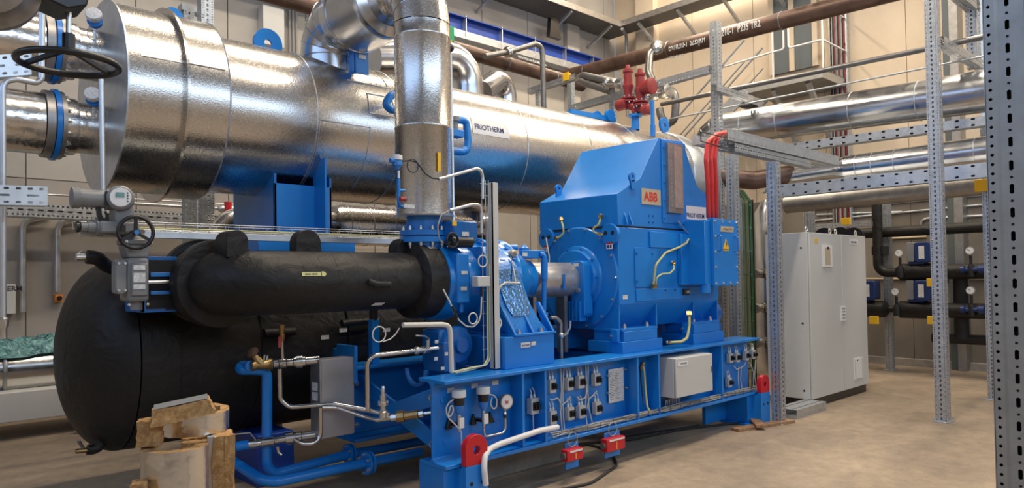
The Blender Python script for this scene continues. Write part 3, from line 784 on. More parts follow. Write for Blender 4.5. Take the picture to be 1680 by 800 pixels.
# suction pipe
sp = T('suction_pipe', 'thick black foam-insulated suction pipe running into the blue compressor', 'insulated pipe', (2.4, YM, 1.37))
MB().tube([(3.2, YM, 1.585), (1.84, YM, 1.585), (1.84, 5.0, 1.585)], .209, .30, 56, seg=14).build('pipe_jacket', FOAM, sp)
for X in (2.17, 2.30, 2.42, 2.58, 2.74, 2.88, 3.02):
    MB().torus((X, YM, 1.585), (1, .04*math.sin(X*9), 0), .2065, .0035, 56, 6).build('jacket_seam', FOAM, sp)
MB().lathe((3.10, YM, 1.585), (1, 0, 0), [(0, .2), (.03, .285), (.06, .29), (.33, .285), (.34, .2)], 56).build('flange_jacket', FOAM, sp)
for a_ in (20, 45, 70):
    _c = V(2.14, YM+.30, 1.585); _d = V(-math.sin(R(a_)), -math.cos(R(a_)), 0)
    MB().torus(_c+_d*.30, (math.cos(R(a_)), -math.sin(R(a_)), 0), .2065, .0035, 56, 6).build('jacket_seam', FOAM, sp)
MB().lathe((1.86, 4.80, 1.585), (0, 1, 0), [(0, .2), (.01, .293), (.03, .298), (.15, .298), (.16, .285)], 56).build('collar_jacket', FOAM, sp)
MB().lathe((1.86, 4.96, 1.585), (0, 1, 0), [(0, .27), (.25, .27), (.26, .2)], 48).build('valve_jacket', FOAM, sp)
MB().lathe((1.88, 5.15, 1.60), (0, 1, 0), [(0, .28), (.01, .30), (.10, .30)], 48).build('rear_collar_jacket', FOAM, sp)
MB().box(1.552, 1.75, 5.0, 5.25, 1.41, 1.75).build('valve_box_jacket', FOAM, sp, bev=.006)
for px, w, zt in ((386, .085, 1.925), (501, .10, 1.93), (662, .10, 1.88)):
    pass
def tab(xc, w, ztop, t=.10, y0=4.40, lean=0.0):
    poly = [(xc-w, 1.75)]+[(xc-w*math.cos(R(a)), ztop-w+w*math.sin(R(a))) for a in range(0, 181, 15)]+[(xc+w, 1.75)]
    b = MB().prism(poly, 'y', y0, y0+t); return b.build('hanger_jacket', FOAM, sp, bev=.004)
tab(1.835, .07, 1.925, .20, 4.50); tab(2.325, .093, 1.945, .10, 4.5); tab(3.125, .09, 1.905, .13, 4.48)
# insulated stub with a cap, marking arrow and label
MB().tube([(2.644,4.25,1.582), (2.679,4.22,1.564), (2.779,4.2,1.558)], .024, .02, 16).build('stub_jacket', FOAM, sp)
def cylpt(x0, a0, r, yc, zc):      # maps flat artwork on a horizontal cylinder along x, a0 = angle up from the -y side
    return lambda x, y: (x0+x, yc-r*math.cos(a0+y/r), zc+r*math.sin(a0+y/r))
fn = cylpt(2.155, math.asin(.01), .2115, YM, 1.585)
b = MB().use(YGRN)
def patch(b, fn, pts):
    return b.add([fn(*p) for p in pts], [tuple(range(len(pts)))])
patch(b, fn, [(0, .04), (.135, .04), (.135, .065), (0, .065)]); patch(b, fn, [(.14, .036), (.16, .036), (.175, .0525), (.16, .069), (.14, .069)])
fn2 = cylpt(2.155, math.asin(.01), .2125, YM, 1.585)
b.use(PRINTK).text('GAS NH3', .018, lambda x, y: fn2(x+.02, y+.046), cond=1.2, curved=True)
b.build('flow_arrow_label', None, sp)
fn = cylpt(2.714, -.95, .2115, YM, 1.585)
b = MB().use(LABEL); patch(b, fn, [(0, 0), (.09, 0), (.105, .03), (.02, .03)]); b.build('tag_label', None, sp)
fn = cylpt(3.2, .95, .2925, YM, 1.585)
b = MB().use(LABEL); patch(b, fn, [(0, 0), (.075, 0), (.065, .03), (-.01, .03)]); b.build('tag_label', None, sp)

# butterfly valve and its grey gearbox + electric actuator
vb = T('butterfly_valve', 'dark blue valve body between black insulation and the grey gearbox', 'valve', (1.33, YM, 1.35))
MB().box(1.215, 1.405, YM-.16, YM-.14, 1.43, 1.745).build('body_flange', BLUE_D, vb, bev=.004)
MB().box(1.215, 1.235, YM-.16, YM+.15, 1.43, 1.745).build('side_flange', BLUE_D, vb, bev=.004)
b = MB()
b.lathe((1.22, YM, 1.59), (1, 0, 0), [(0, .1), (0, .15), (.18, .15)], 32).build('disc_body', DARK, vb)
MB().cyl((1.23, YM-.172, 1.60), (1.36, YM-.172, 1.60), .012).build('shaft_end', PLATED, vb)
MB().box(1.26, 1.38, YM-.175, YM-.16, 1.63, 1.655).build('nut_bar', BLUE_L, vb, bev=.003)
MB().box(1.26, 1.38, YM-.175, YM-.16, 1.53, 1.55).build('nut_bar', BLUE_L, vb, bev=.003)
MB().box(1.24, 1.40, YM-.162, YM-.158, 1.45, 1.725).build('recess', DARK, vb)
YV = 4.15
ga = T('valve_gearbox', 'grey cast gearbox standing upright beside the dark blue valve body', 'gearbox', (1.14, YV, 1.43))
MB().box(1.085, 1.19, YV-.07, YV+.09, 1.50, 1.73).build('gear_case', GREYD, ga, bev=.015)
MB().box(1.10, 1.18, YV-.085, YV-.07, 1.53, 1.70).build('front_cover', GREYD, ga, bev=.006)
for z0, z1 in ((1.665, 1.69), (1.60, 1.65), (1.565, 1.59)):
    MB().box(1.108, 1.165, YV-.088, YV-.0855, z0, z1).build('rating_plate', LABEL, ga)
MB().prism([(1.09, 1.73), (1.075, 1.80), (1.205, 1.80), (1.19, 1.73)], 'y', YV-.06, YV+.08).build('upper_case', GREYD, ga, bev=.01)
MB().box(1.07, 1.21, YV-.065, YV+.085, 1.80, 1.83).build('top_flange', GREYD, ga, bev=.008)
BO(ga, [(1.08, YV-.065, 1.815), (1.2, YV-.065, 1.815), (1.09, YV-.07, 1.485), (1.18, YV-.07, 1.485)], (0, -1, 0), .008, .008)
MB().cyl((1.145, YV, 1.50), (1.145, YV, 1.455), .03).build('bottom_stub', GREYD, ga)
MB().prism(rrect(1.03, 1.085, 1.54, 1.72, .02), 'y', YV-.06, YV+.02).build('side_housing', GREYD, ga, bev=.006)
BO(ga, [(1.045, YV-.06, 1.56), (1.075, YV-.06, 1.56), (1.045, YV-.06, 1.70), (1.075, YV-.06, 1.70)], (0, -1, 0), .008, .008)
ac = T('valve_actuator', 'grey electric valve actuator with round display and black handwheel on the gearbox', 'valve actuator', (1.1, YV, 1.83))
MB().box(1.03, 1.12, YV-.05, YV+.06, 1.89, 2.02).build('neck', GREYD, ac, bev=.01)
MB().box(.96, 1.15, YV-.055, YV+.06, 1.855, 1.92).build('gear_body', GREYD, ac, bev=.012)
MB().lathe((.985, YV, 1.887), (-1, 0, 0), [(0, .045), (.03, .045), (.035, .032), (.07, .03), (.07, .026), (.10, .026)], 24).build('lower_motor_cap', GREYD, ac)
MB().cyl((.88, YV, 1.887), (.865, YV, 1.887), .028).build('end_plug', BLACK, ac)
MB().lathe((1.03, YV, 2.035), (-1, 0, 0), [(0, .055), (.03, .055), (.031, .048), (.15, .048), (.152, .056), (.185, .052), (.19, .03)], 28).build('upper_motor', GREYD, ac)
MB().box(.985, 1.03, YV-.055, YV-.045, 2.0, 2.07).build('nameplate', PRINTK, ac)
MB().lathe((1.075, YV+.02, 2.035), (-.25, -1, .05), [(0, .055), (.04, .058), (.06, .066), (.10, .064), (.11, .055), (.115, .02)], 32).build('control_head', GREYD, ac)
_d = V(-.25, -1, .05).normalized(); _c = V(1.075, YV+.02, 2.035)+_d*.112
MB().lathe(_c, _d, [(0, .05), (.006, .048), (.0065, .0)], 32).build('display_bezel', WHITE, ac)
b = MB().obox(_c+_d*.0072+V(-.002, 0, .012), (1, -.25, 0), (0, .05, 1), _d, .02, .012, .001); b.build('display', GLASSY, ac)
for k in range(4):
    MB().cyl(_c+_d*.006+V(.032, -.008, .022-.014*k), _c+_d*.009+V(.032, -.008, .022-.014*k), .0035, n=10).build('key', PRINTK, ac)
MB().box(1.04, 1.08, YV-.06, YV-.056, 1.865, 1.9).build('adjust_plate', PRINTK, ac)
hc = V((1.114,4.04,1.86))
MB().torus(hc, (-.1, -1, 0), .082, .010, 40, 10).build('handwheel', BLACK, ac)
b = MB()
for k in range(3):
    an = R(90+120*k); b.bar(hc+V(0, .005, 0), hc+V(math.cos(an)*.08, .0, math.sin(an)*.08), .02, .014)
b.cyl(hc+V(0, .09, 0), hc+V(0, -.012, 0), .016).build('handwheel_spokes', BLACK, ac)
MB().cyl(hc+V(-.0, -.0125, 0), hc+V(0, -.018, 0), .012).build('hub_cap', BLUE_L, ac)
MB().lathe((1.14, YV, 1.83), (0, 0, 1), [(0, .06), (.03, .045), (.05, .05)], 20).build('mounting_cone', GREYD, ac)
b = MB()
for k in range(3):
    b.tube([(.955+.008*k, YV-.02, 1.99), (.955+.008*k, YV-.03, 1.95), (.975+.01*k, YV-.03, 1.90), (1.0+.004*k, YV-.03, 1.94), (.99, YV-.03, 1.97)], .005, .03, 8)
b.build('control_leads', RUBBER, ac)

ga.location = (1.374, 5.0, 1.395); ga.scale = (1.205,)*3; WL[ga.name] = V(ga.location)
ac.location = (1.325, 5.0, 1.877); ac.scale = (1.205,)*3; WL[ac.name] = V(ac.location)
vb.location = (1.543, 5.186, 1.31); vb.scale = (1.16,)*3
# discharge riser with bends, and the wide drum going back to the condenser
dr = T('discharge_riser', 'tall silver jacketed discharge pipe rising from the blue compressor', 'insulated riser pipe', (3.275, YM, 2.07))
MB().lathe((3.275, YM, 2.082), (0, 0, 1), [(0, .2), (0, .2165), (.66, .2165), (.665, .2195), (.68, .2195), (.685, .2165), (1.36, .2165), (1.365, .2195), (1.378, .2195), (1.385, .2165), (1.47, .2165)], 64).build('pipe_jacket', JACKET, dr)
MB().lathe((3.275, YM, 2.072), (0, 0, 1), [(0, .14), (0, .228), (.012, .232), (.014, .2)], 64).build('end_disc', GALVB, dr)

# segmented bend: mitred jacket gores
def gores(o, c, u, w, Rb, r, n, m, name, par, a1=90, tap=None):
    """bend centre c; starts at o direction w, u from centre to start"""
    c = V(c); u = V(u).normalized(); w = V(w).normalized()
    for k in range(n):
        b = MB(); secs = []
        for a in (a1*k/n, a1*(k+1)/n-.6):
            d = u*math.cos(R(a))+w*math.sin(R(a)); t = w*math.cos(R(a))-u*math.sin(R(a))
            nrm = d.cross(t)
            rr = r if tap is None else r+(tap-r)*a/a1
            secs.append([c+d*Rb+(d*math.cos(2*math.pi*j/40)+nrm*math.sin(2*math.pi*j/40))*rr for j in range(40)])
        vs = secs[0]+secs[1]
        b.add(vs, [(j, (j+1) % 40, 40+(j+1) % 40, 40+j) for j in range(40)])
        a = a1*(k+1)/n
        d = u*math.cos(R(a))+w*math.sin(R(a)); t = w*math.cos(R(a))-u*math.sin(R(a))
        rr = r if tap is None else r+(tap-r)*a/a1
        b.torus(c+d*Rb, t, rr, .005, 40, 6)
        b.build(name, m, par)
gores(None, (3.275, YM+.34, 3.56), (0, -1, 0), (0, 0, 1), .34, .2165, 5, JACKET, 'bend_segment', dr)
dd = T('discharge_drum', 'wide silver horizontal drum running back over the condenser from the riser bend', 'insulated duct', (3.275, 5.5, 3.6))
ZD = 3.90
MB().lathe((3.275, YM+.34, ZD), (0, 1, 0), [(0, .20), (.10, .225), (.14, .30), (.18, .315), (.19, .315), (.60, .315), (.605, .322), (.62, .322), (.625, .31), (.76, .29)], 64).build('drum_jacket', DUCT, dd)
gores(None, (3.275, YM+.34+.76, ZD-.30), (0, 0, 1), (0, 1, 0), .30, .285, 4, DUCT, 'bend_segment', dd)
MB().lathe((3.275, YM+.34+.76+.30, ZD-.30), (0, 0, -1), [(0, .285), (.2, .285)], 40).build('down_jacket', DUCT, dd)
MB().box(3.271, 3.4, 5.44, 5.47, 3.409, 3.632).build('support_bracket', BLUE, dd, bev=.003)
MB().box(3.271, 3.271+.012, 5.45, 5.56, 3.409, 3.632).build('bracket_web', BLUE, dd, bev=.003)
MB().box(3.296, 3.37, 5.433, 5.439, 3.538, 3.576).build('tag_label', LABEL, dd)

# ================================================================ CONDENSER
YC, ZCn, RC = 6.0, 2.975, .638
cd = T('condenser', 'huge silver jacketed condenser drum lying above the machine', 'condenser vessel', (5, YC, 2.3))
MB().lathe((2.10, YC, ZCn), (1, 0, 0), [(0, RC), (6.35, RC)], 96).build('shell_jacket', JACKET, cd)
for X in (2.86, 3.72, 4.0, 5.30, 6.35, 7.3, 8.2):
    MB().torus((X, YC, ZCn), (1, 0, 0), RC+.001, .005, 96, 6).build('jacket_seam', GALVB, cd)
MB().lathe((1.42, YC, ZCn+.02), (1, 0, 0), [(0, .1), (0, .70), (.38, .70)], 96).build('end_jacket', JACKET, cd)
MB().lathe((1.41, YC, ZCn+.02), (1, 0, 0), [(0, .69), (0, .715), (.012, .715), (.012, .69)], 96).build('end_rim', GALVB, cd)
MB().lathe((1.79, YC, ZCn+.01), (1, 0, 0), [(0, .69), (0, .755), (.02, .757), (.02, .715), (.32, .715), (.32, .63)], 96).build('flange_jacket', JACKET, cd)
MB().torus((2.11, YC, ZCn+.01), (1, 0, 0), .713, .007, 96, 6).build('flange_bead', GALVB, cd)
# long lap strips with screws
def lap(x0, x1, r, a, nm='lap_strip'):
    y = YC-r*math.cos(a); z = ZCn+.01+r*math.sin(a)
    s_ = MB().bar((x0, y, z), (x1, y, z), .02, .008, (0, -math.cos(a), math.sin(a))).build(nm, GALVB, cd)
    return s_
lap(1.5, 1.79, .703, .28); lap(1.82, 2.08, .718, .28)
def frame_on(x0, x1, a0, a1, r=RC+.003, sides=(1, 1, 1, 1)):
    b = MB(); f = lambda x, a: V(x, YC-r*math.cos(a), ZCn+r*math.sin(a))
    if sides[0]: b.tube([f(x0, a1), f(x1, a1)], .005, 0, 6)
    if sides[1]: b.tube([f(x0, a0+(a1-a0)*k/8) for k in range(9)], .004, 0, 6)
    if sides[2]: b.tube([f(x1, a0+(a1-a0)*k/8) for k in range(9)], .004, 0, 6)
    if sides[3]: b.tube([f(x0, a0), f(x1, a0)], .005, 0, 6)
    b.build('access_panel_trim', GALVB, cd)
def ca(x, y):      # helper values measured on the drum front
    return None
frame_on(2.88, 3.36, -1.05, -.08, sides=(1, 1, 1, 0)); frame_on(3.36, 3.62, .12, .42); frame_on(3.2, 3.62, .60, .86, sides=(0, 0, 1, 1))
# name plate on the drum
fn = cylpt(4.53, .08, RC+.004, YC, ZCn); fn3 = cylpt(4.53, .08, RC+.006, YC, ZCn)
b = MB().use(WHITE)
for k in range(6): patch(b, fn, [(0, .029*k), (.50, .029*k), (.50, .029*(k+1)), (0, .029*(k+1))])
b.use(PRINT).text('FRIOTHERM', .075, lambda x, y: fn3(x+.03, y+.05), cond=.98, curved=True)
b.build('name_plate', None, cd)
fn3 = cylpt(4.05, 1.02, RC+.003, YC, ZCn)
b = MB().use(PRINTK).text('HP1', .13, lambda x, y: fn3(x-.42, y), cond=1.1, curved=True); b.build('stencil', None, cd)
# lifting lugs along the crown
for X, s_ in ((2.72, .13), (1.93, .075), (7.2, .09)):
    b = MB().ring((X, YC-.02, ZCn+RC+(.01 if X != 1.93 else .08)+s_*.45), (0, 1, 0), s_, s_*.28, .03, 28); b.build('lifting_lug', BLUE, cd)
# right end: flanged heads
MB().lathe((8.45, YC, ZCn), (1, 0, 0), [(0, RC+.02), (.02, RC+.03), (.32, RC+.03), (.33, RC+.01), (.34, .58), (.62, .57), (.63, .60), (.66, .60), (.67, .3)], 72).build('head_jacket', GALVB, cd)
# saddle supports
def saddle(x0, x1):
    b = MB().box(x0+.03, x1-.03, YC-.02, YC+.02, 1.9, ZCn-.3)
    b.build('saddle_web', BLUE, cd)
    MB().box(x0, x0+.02, YC-.42, YC+.42, 1.93, 2.48).build('saddle_flange', BLUE, cd, bev=.002)
    MB().box(x1-.02, x1, YC-.42, YC+.42, 1.93, 2.48).build('saddle_flange', BLUE, cd, bev=.002)
    MB().box(x0, x1, YC-.42, YC-.40, 1.93, 2.40).build('saddle_plate', BLUE, cd, bev=.002)
    MB().box(x0-.16, x1+.2, YC-.47, YC+.47, 1.84, 1.93).build('saddle_base', BLUE, cd, bev=.004)
    MB().box((x0+x1)/2+.1, (x0+x1)/2+.115, YC-.60, YC-.40, 1.93, 2.62).build('saddle_rib', BLUE, cd)
saddle(2.58, 3.10); saddle(7.3, 7.8)
MB().box(2.6, 2.75, YC-.3, YC+.3, 1.62, 1.84).box(2.6, 2.75, YC-.3, YC-.28, 1.7, 1.84).build('saddle_post', BLUE, cd)

# condenser header nozzles on the left end
def header(zc, label, y=YC, r=.185):
    h = T('header_pipe', label, 'insulated pipe', (1.0, y, zc))
    MB().lathe((1.41, y, zc), (-1, 0, 0), [(0, r), (.17, r), (.172, r*1.1), (.2, r*1.12), (.26, r*1.12), (.262, r*.85)], 48).build('nozzle_jacket', JACKET, h)
    MB().lathe((1.155, y, zc), (-1, 0, 0), [(0, r*.9), (0, r*1.32), (.028, r*1.32), (.028, r*.9)], 48).build('steel_flange', STEELD, h)
    MB().lathe((1.122, y, zc), (-1, 0, 0), [(0, r*.9), (0, r*1.38), (.032, r*1.38), (.032, r*.9)], 48).build('blue_gasket_flange', BLUE, h)
    MB().lathe((1.085, y, zc), (-1, 0, 0), [(0, r*.9), (0, r*1.30), (.05, r*1.30), (.05, r*1.0)], 48).build('steel_flange', STEELD, h)
    BO(h, circ((1.155, y, zc), (1, 0, 0), r*1.18, 16), (1, 0, 0), .013, .02)
    MB().lathe((1.03, y, zc), (-1, 0, 0), [(0, r*.7), (0, r*1.18), (.9, r*1.2), (1.3, r*1.2)], 48).build('foil_jacket', FOIL, h)
    return h
header(3.30, 'upper foil-wrapped header pipe with blue flange entering the condenser end'); header(2.745, 'lower foil-wrapped header pipe with blue flange entering the condenser end')
# two transmitters on the nozzles
def puck(p, label):
    t = T('temperature_transmitter', label, 'transmitter', p)
    p = V(p); d = V(-.35, -1, .45).normalized()
    MB().lathe(p, d, [(-.02, .045), (0, .052), (.02, .054), (.028, .05), (.03, .03)], 24).build('cap', LABEL, t)
    MB().lathe(p-d*.05, -d, [(0, .05), (.03, .045), (.05, .02)], 20).build('housing', BLUE_L, t)
    MB().cyl(p-d*.08, p-d*.08+V(0, .02, -.14), .012).build('stem', PLATED, t)
    MB().torus(p+V(.0, .02, -.13), (0, 1, 0), .035, .004, 24, 6).build('lead', GCAB, t)
puck((1.282,5.62,3.476), 'round cap transmitter on the upper condenser nozzle'); puck((1.274,5.62,2.914), 'round cap transmitter on the lower condenser nozzle')

# ================================================================ EVAPORATOR
ev = T('evaporator', 'huge black foam-insulated evaporator drum with domed end below the silver condenser', 'evaporator vessel', (4, 6.0, .35))
YE, ZE, RE = 6.0, 1.055, .705
dome = [(0.0, 0.0)]+[(.36*(1-math.cos(R(a))), RE*math.sin(R(a))) for a in range(6, 91, 6)]
MB().lathe((1.13, YE, ZE), (1, 0, 0), dome, 80, False).build('dome_jacket', FOAM, ev)
MB().lathe((1.50, YE, ZE), (1, 0, 0), [(0, RE-.03), (0, RE), (.25, RE+.008), (.252, RE-.005), (6.6, RE-.005), (6.6, .3)], 80).build('shell_jacket', FOAM, ev)
for X in (1.75, 2.35, 3.1, 3.9, 4.7):
    MB().torus((X, YE, ZE), (1, 0, 0), RE+.002, .006, 80, 6).build('jacket_seam', FOAM, ev)
for x0 in (2.35, 5.2):
    MB().box(x0, x0+.3, YE-.6, YE+.65, 0, .40).build('support_saddle', NAVY, ev, bev=.01)  # blue saddle in darker navy, shade under the drum put into the colour
# elbow from the evaporator up to the valve, and top nozzle stub
MB().tube([(1.85, 5.26, 1.58), (1.85, 5.75, 1.58), (1.85, 5.95, 1.2)], .21, .25, 36).build('suction_bend_jacket', FOAM, ev)
MB().tube([(1.143,5.2,1.769), (1.206,5.2,1.762), (1.272,5.3,1.72), (1.344,5.4,1.698), (1.465,5.5,1.7)], .045, .06, 16).build('branch_jacket', FOAM, ev)
MB().tube([(1.136,5.2,1.769), (1.085,5.2,1.768)], .022, 0, 12).build('branch_valve', PLATED, ev)
MB().tube([(1.113,5.2,1.772), (1.102,5.2,1.796), (1.126,5.2,1.808)], .006, 0, 8).build('branch_lever', PLATED, ev)
MB().tube([(1.351,5.75,0.509), (1.347,5.75,0.436), (1.301,5.75,0.422), (1.267,5.75,0.428)], .036, .05, 16).build('drain_jacket', FOAM, ev)
MB().tube([(1.271,5.75,0.423), (1.196,5.75,0.428)], .017, 0, 12).build('drain_valve', BRASS, ev)
MB().bar((1.24,5.73,0.445), (1.204,5.7,0.507), .022, .01).build('drain_lever', STEELD, ev)
fnl = lambda p, w, h, t=LABEL: MB().box(p[0]-w/2, p[0]+w/2, p[1]-.004, p[1], p[2]-h/2, p[2]+h/2)
for px in ():
    pass
MB().tube([(2.35, 5.28, 1.20), (2.6, 5.28, 1.20)], .035, 0, 14).build('sight_stub_jacket', FOAM, ev)
MB().tube([(3.0, 5.25, 1.24), (3.35, 5.25, 1.25)], .03, 0, 14).build('stub_jacket', FOAM, ev)
for q in ((3.007,5.24,1.185), (2.841,5.24,1.137), (3.412,5.22,1.162)):
    MB().box(q[0]-.035, q[0]+.035, q[1]-.004, q[1]+.0, q[2]-.016, q[2]+.016).build('tag_label', LABEL, ev)
MB().tube([(3.18, 5.05, 1.27), (3.18, 5.05, 1.40)], .035, 0, 14).build('level_stub_jacket', FOAM, ev)
tag(MB().box(3.18-.035, 3.18+.035, 5.02, 5.08, .91, 1.27).build('blue_post', BLUE, bev=.004), 'slim blue square post standing behind the grey plate heat exchanger', 'post')

# ================================================================ INSTRUMENTS AND SWITCHES ON THE BASE FRAME
YWb = 3.945    # front face of the beam web
def transmitter(x, z, label, side):
    t = T('pressure_transmitter', label, 'transmitter', (x, YWb-.07, z-.2), 'pressure transmitters on the frame')
    y = YWb-.075; d = (0, 0, 1)
    MB().lathe((x, y, z+.02), d, [(0, .045), (.004, .050), (.045, .050), (.052, .045), (.053, .02)], 28).build('cap', WHITE, t)
    MB().lathe((x, y, z-.035), d, [(0, .036), (.055, .040)], 24).build('black_collar', BLACK, t)
    MB().lathe((x, y, z-.10), d, [(0, .014), (.02, .028), (.04, .034), (.065, .036)], 24).build('body', BLUE_L, t)
    MB().lathe((x, y, z-.215), d, [(0, .010), (.03, .013), (.04, .018), (.10, .018), (.115, .014)], 12).build('stem', STEEL, t)
    MB().box(x-.018, x+.022, y-.028, y-.016, z-.19, z-.12).build('tag_plate', WHITE, t)
    MB().box(x-.02, x+.02, y, YWb, z-.18, z-.16).build('bracket_arm', BLACK, t)
    MB().prism([(x-.075, z-.20), (x-.02, z-.20), (x-.045, z-.12)], 'y', YWb-.03, YWb).build('bracket', BLACK, t, bev=.006)
    MB().tube([(x-.05*side, y, z+.01), (x-.09*side, y-.01, z-.0), (x-.12*side, y-.01, z-.03), (x-.115*side, y-.01, z-.09), (x-.085*side, y-.01, z-.10), (x-.055*side, y-.01, z-.06), (x-.075*side, y-.01, z-.01)] +
              ([(x-.11*side, y-.01, z-.10), (x-.06, y-.02, z-.15), (x+.0, y-.02, z-.21), (x+.002, y-.02, z-.30)] if side > 0 else []), .005, .035, 8).build('signal_lead', IVORY, t)
    return t
zt = 0.761
transmitter(3.114, zt-.005, 'left white capped pressure transmitter with a looped lead on the blue frame', 1)
transmitter(3.336, 0.753, 'right white capped pressure transmitter next to the round gauge', -1)
pg = T('pressure_gauge', 'round white dial pressure gauge on a bent steel tube on the frame', 'gauge', (3.55,3.87,0.505))
gx, gz = 3.548, 0.692
MB().lathe((gx, YWb-.05, gz), (-.12, -1, 0), [(0, .05), (.03, .05), (.04, .056), (.05, .056), (.05, .048), (.045, .0)], 36).build('case', STEELD, pg)
_d = V(-.12, -1, 0).normalized()
MB().lathe(V(gx, YWb-.05, gz)+_d*.0502, _d, [(0, .0), (0, .048), (.001, .048), (.001, 0)], 32).build('dial', WHITE, pg)
b = MB().use(PRINTR); _g = V(gx, YWb-.05, gz)+_d*.0515
b.oprism([_g+V(-.016, 0, .014), _g+V(0, 0, .002), _g+V(.016, 0, .018), _g+V(.01, 0, -.016), _g+V(-.002, 0, -.006), _g+V(-.012, 0, -.018)], _d*.001)
b.build('dial_marking', None, pg)
MB().tube([(gx, YWb-.07, gz-.05), (gx, YWb-.07, gz-.20), (gx-.03, YWb-.075, gz-.225), (3.333+.01, YWb-.075, gz-.225), (3.333, YWb-.075, gz-.16)], .010, .03, 12).build('impulse_tube', STEEL, pg)
MB().lathe((gx, YWb-.07, gz-.12), (0, 0, 1), [(0, .012), (.01, .017), (.03, .017), (.04, .012)], 6).build('union_nut', STEEL, pg)
MB().cyl((gx, YWb-.07, gz-.105), (gx-.03, YWb-.1, gz-.105), .012).build('valve_knob', BLACK, pg)
MB().prism([(gx-.13, gz-.15), (gx-.06, gz-.15), (gx-.10, gz-.07)], 'y', YWb-.03, YWb).build('bracket', BLACK, pg, bev=.006)
for px in (707+33, 779, 812.5):
    pass
for i, (x_, z_) in enumerate(((3.101, 0.821), (3.317, 0.826), (3.517, 0.826))):
    MB().box(x_-.03, x_+.03, YWb-.003, YWb, z_-.018, z_+.014).build('tag_label', LABEL, sk)

def isolator(x, z, label, s=1.0, low=False):
    w, h, d = .038*s, .055*s, .05*s; y = YWb-.01
    t = T('isolator_switch', label, 'switch', (x, y, z-h), 'isolator switches on the frame')
    MB().prism(rrect(x-w, x+w, z-h, z+h, .008), 'y', y-d, y).build('housing', GREYP, t, bev=.004)
    MB().prism(rrect(x-w+.012, x+w, z-.028*s, z+.028*s, .005), 'y', y-d-.006, y-d).build('switch_plate', BLACK, t, bev=.002)
    MB().lathe((x+.008, y-d-.006, z), (0, -1, 0), [(0, .022*s), (.018, .020*s), (.019, .012)], 20).box(x+.001, x+.015, y-d-.036, y-d-.024, z-.02*s, z+.02*s).build('rotary_knob', BLACK, t)
    for dx in (-.018, .016):
        g = MB().lathe((x+dx, y-d*.5, z+h), (0, 0, 1), [(0, .010), (.02, .010), (.028, .006)], 10).build('cable_gland', WHITE, t)
    MB().tube([(x-.018, y-d*.5, z+h+.02), (x-.018, y-d*.5, z+h+.045), (x-.016, y-.01, z+h+.07)], .0045, .01, 8).build('lead', IVORY, t)
    MB().tube([(x+.016, y-d*.5, z+h+.02), (x+.016, y-d*.5, z+h+.05), (x+.012, y-.01, z+h+.075)], .0045, .01, 8).build('lead', IVORY, t)
    if low:
        MB().tube([(x, y-d*.5, z-h), (x, y-d*.5, z-h-.09), (x+.005, y-.03, z-h-.16)], .0055, .02, 8).build('lead', IVORY, t)
    return t
YI = 3.9
L = [((875.5, 665.5), 'isolator switch standing alone between the two left frame ribs', 1.12, True),
     ((906, 633), 'upper isolator switch of the first column right of the second rib', .95, False),
     ((907, 685), 'lower isolator switch of the first column right of the second rib', .95, False),
     ((936, 629), 'left switch of the upper touching pair on the frame', .95, False),
     ((953, 626), 'right switch of the upper touching pair on the frame', .95, False),
     ((938, 678), 'left switch of the lower touching pair on the frame', .95, False),
     ((953.5, 675), 'right switch of the lower touching pair on the frame', .95, False),
     ((979, 622), 'upper isolator switch of the column next to the printed plate', .95, False),
     ((980.5, 669), 'lower isolator switch of the column next to the printed plate', .95, False)]
isolator(3.869, 0.612, L[0][1], 1.12, True)
isolator(4.078, 0.739, L[1][1], .95)
isolator(4.08, 0.491, L[2][1], .95)
isolator(4.281, 0.735, L[3][1], .95)
isolator(4.418, 0.735, L[4][1], .95)
isolator(4.286, 0.495, L[5][1], .95)
isolator(4.42, 0.491, L[6][1], .95)
isolator(4.619, 0.733, L[7][1], .95)
isolator(4.624, 0.493, L[8][1], .95)
isolator(6.784, 0.722, 'first of the four small switches right of the grey box', .9)
isolator(6.92, 0.716, 'second of the four small switches right of the grey box', .9)
isolator(7.113, 0.719, 'third of the four small switches right of the grey box', .9)
isolator(7.258, 0.72, 'outermost of the four small switches at the right frame end', .9)
isolator(6.749, 0.471, 'single low switch below the four at the right frame end', .9)

# printed information plate on four screws
px0, px1 = 4.806, 5.012; pz0, pz1 = 0.505, 0.794
ip = T('data_plate', 'tall printed data plate fixed with four screws to the blue frame web', 'plate', ((px0+px1)/2, YWb-.02, pz0))
MB().box(px0, px1, YWb-.02, YWb-.015, pz0, pz1).build('plate', LABEL, ip)
b = MB().use(PRINTK)
for k in range(17):
    zz = pz1-.03-k*(pz1-pz0-.05)/17
    b.box(px0+.015, px0+.05+.02*((k*7) % 3), YWb-.0215, YWb-.02, zz-.0025, zz); b.box(px0+.085, px0+.115+.015*((k*5) % 3), YWb-.0215, YWb-.02, zz-.0025, zz)
b.build('printing', None, ip)
BO(ip, [(px0-.012, YWb, pz1-.05), (px0-.012, YWb, pz0+.09), (px1+.02, YWb, pz1-.02), (px1+.02, YWb, pz0+.11)], (0, -1, 0), .010, .03)

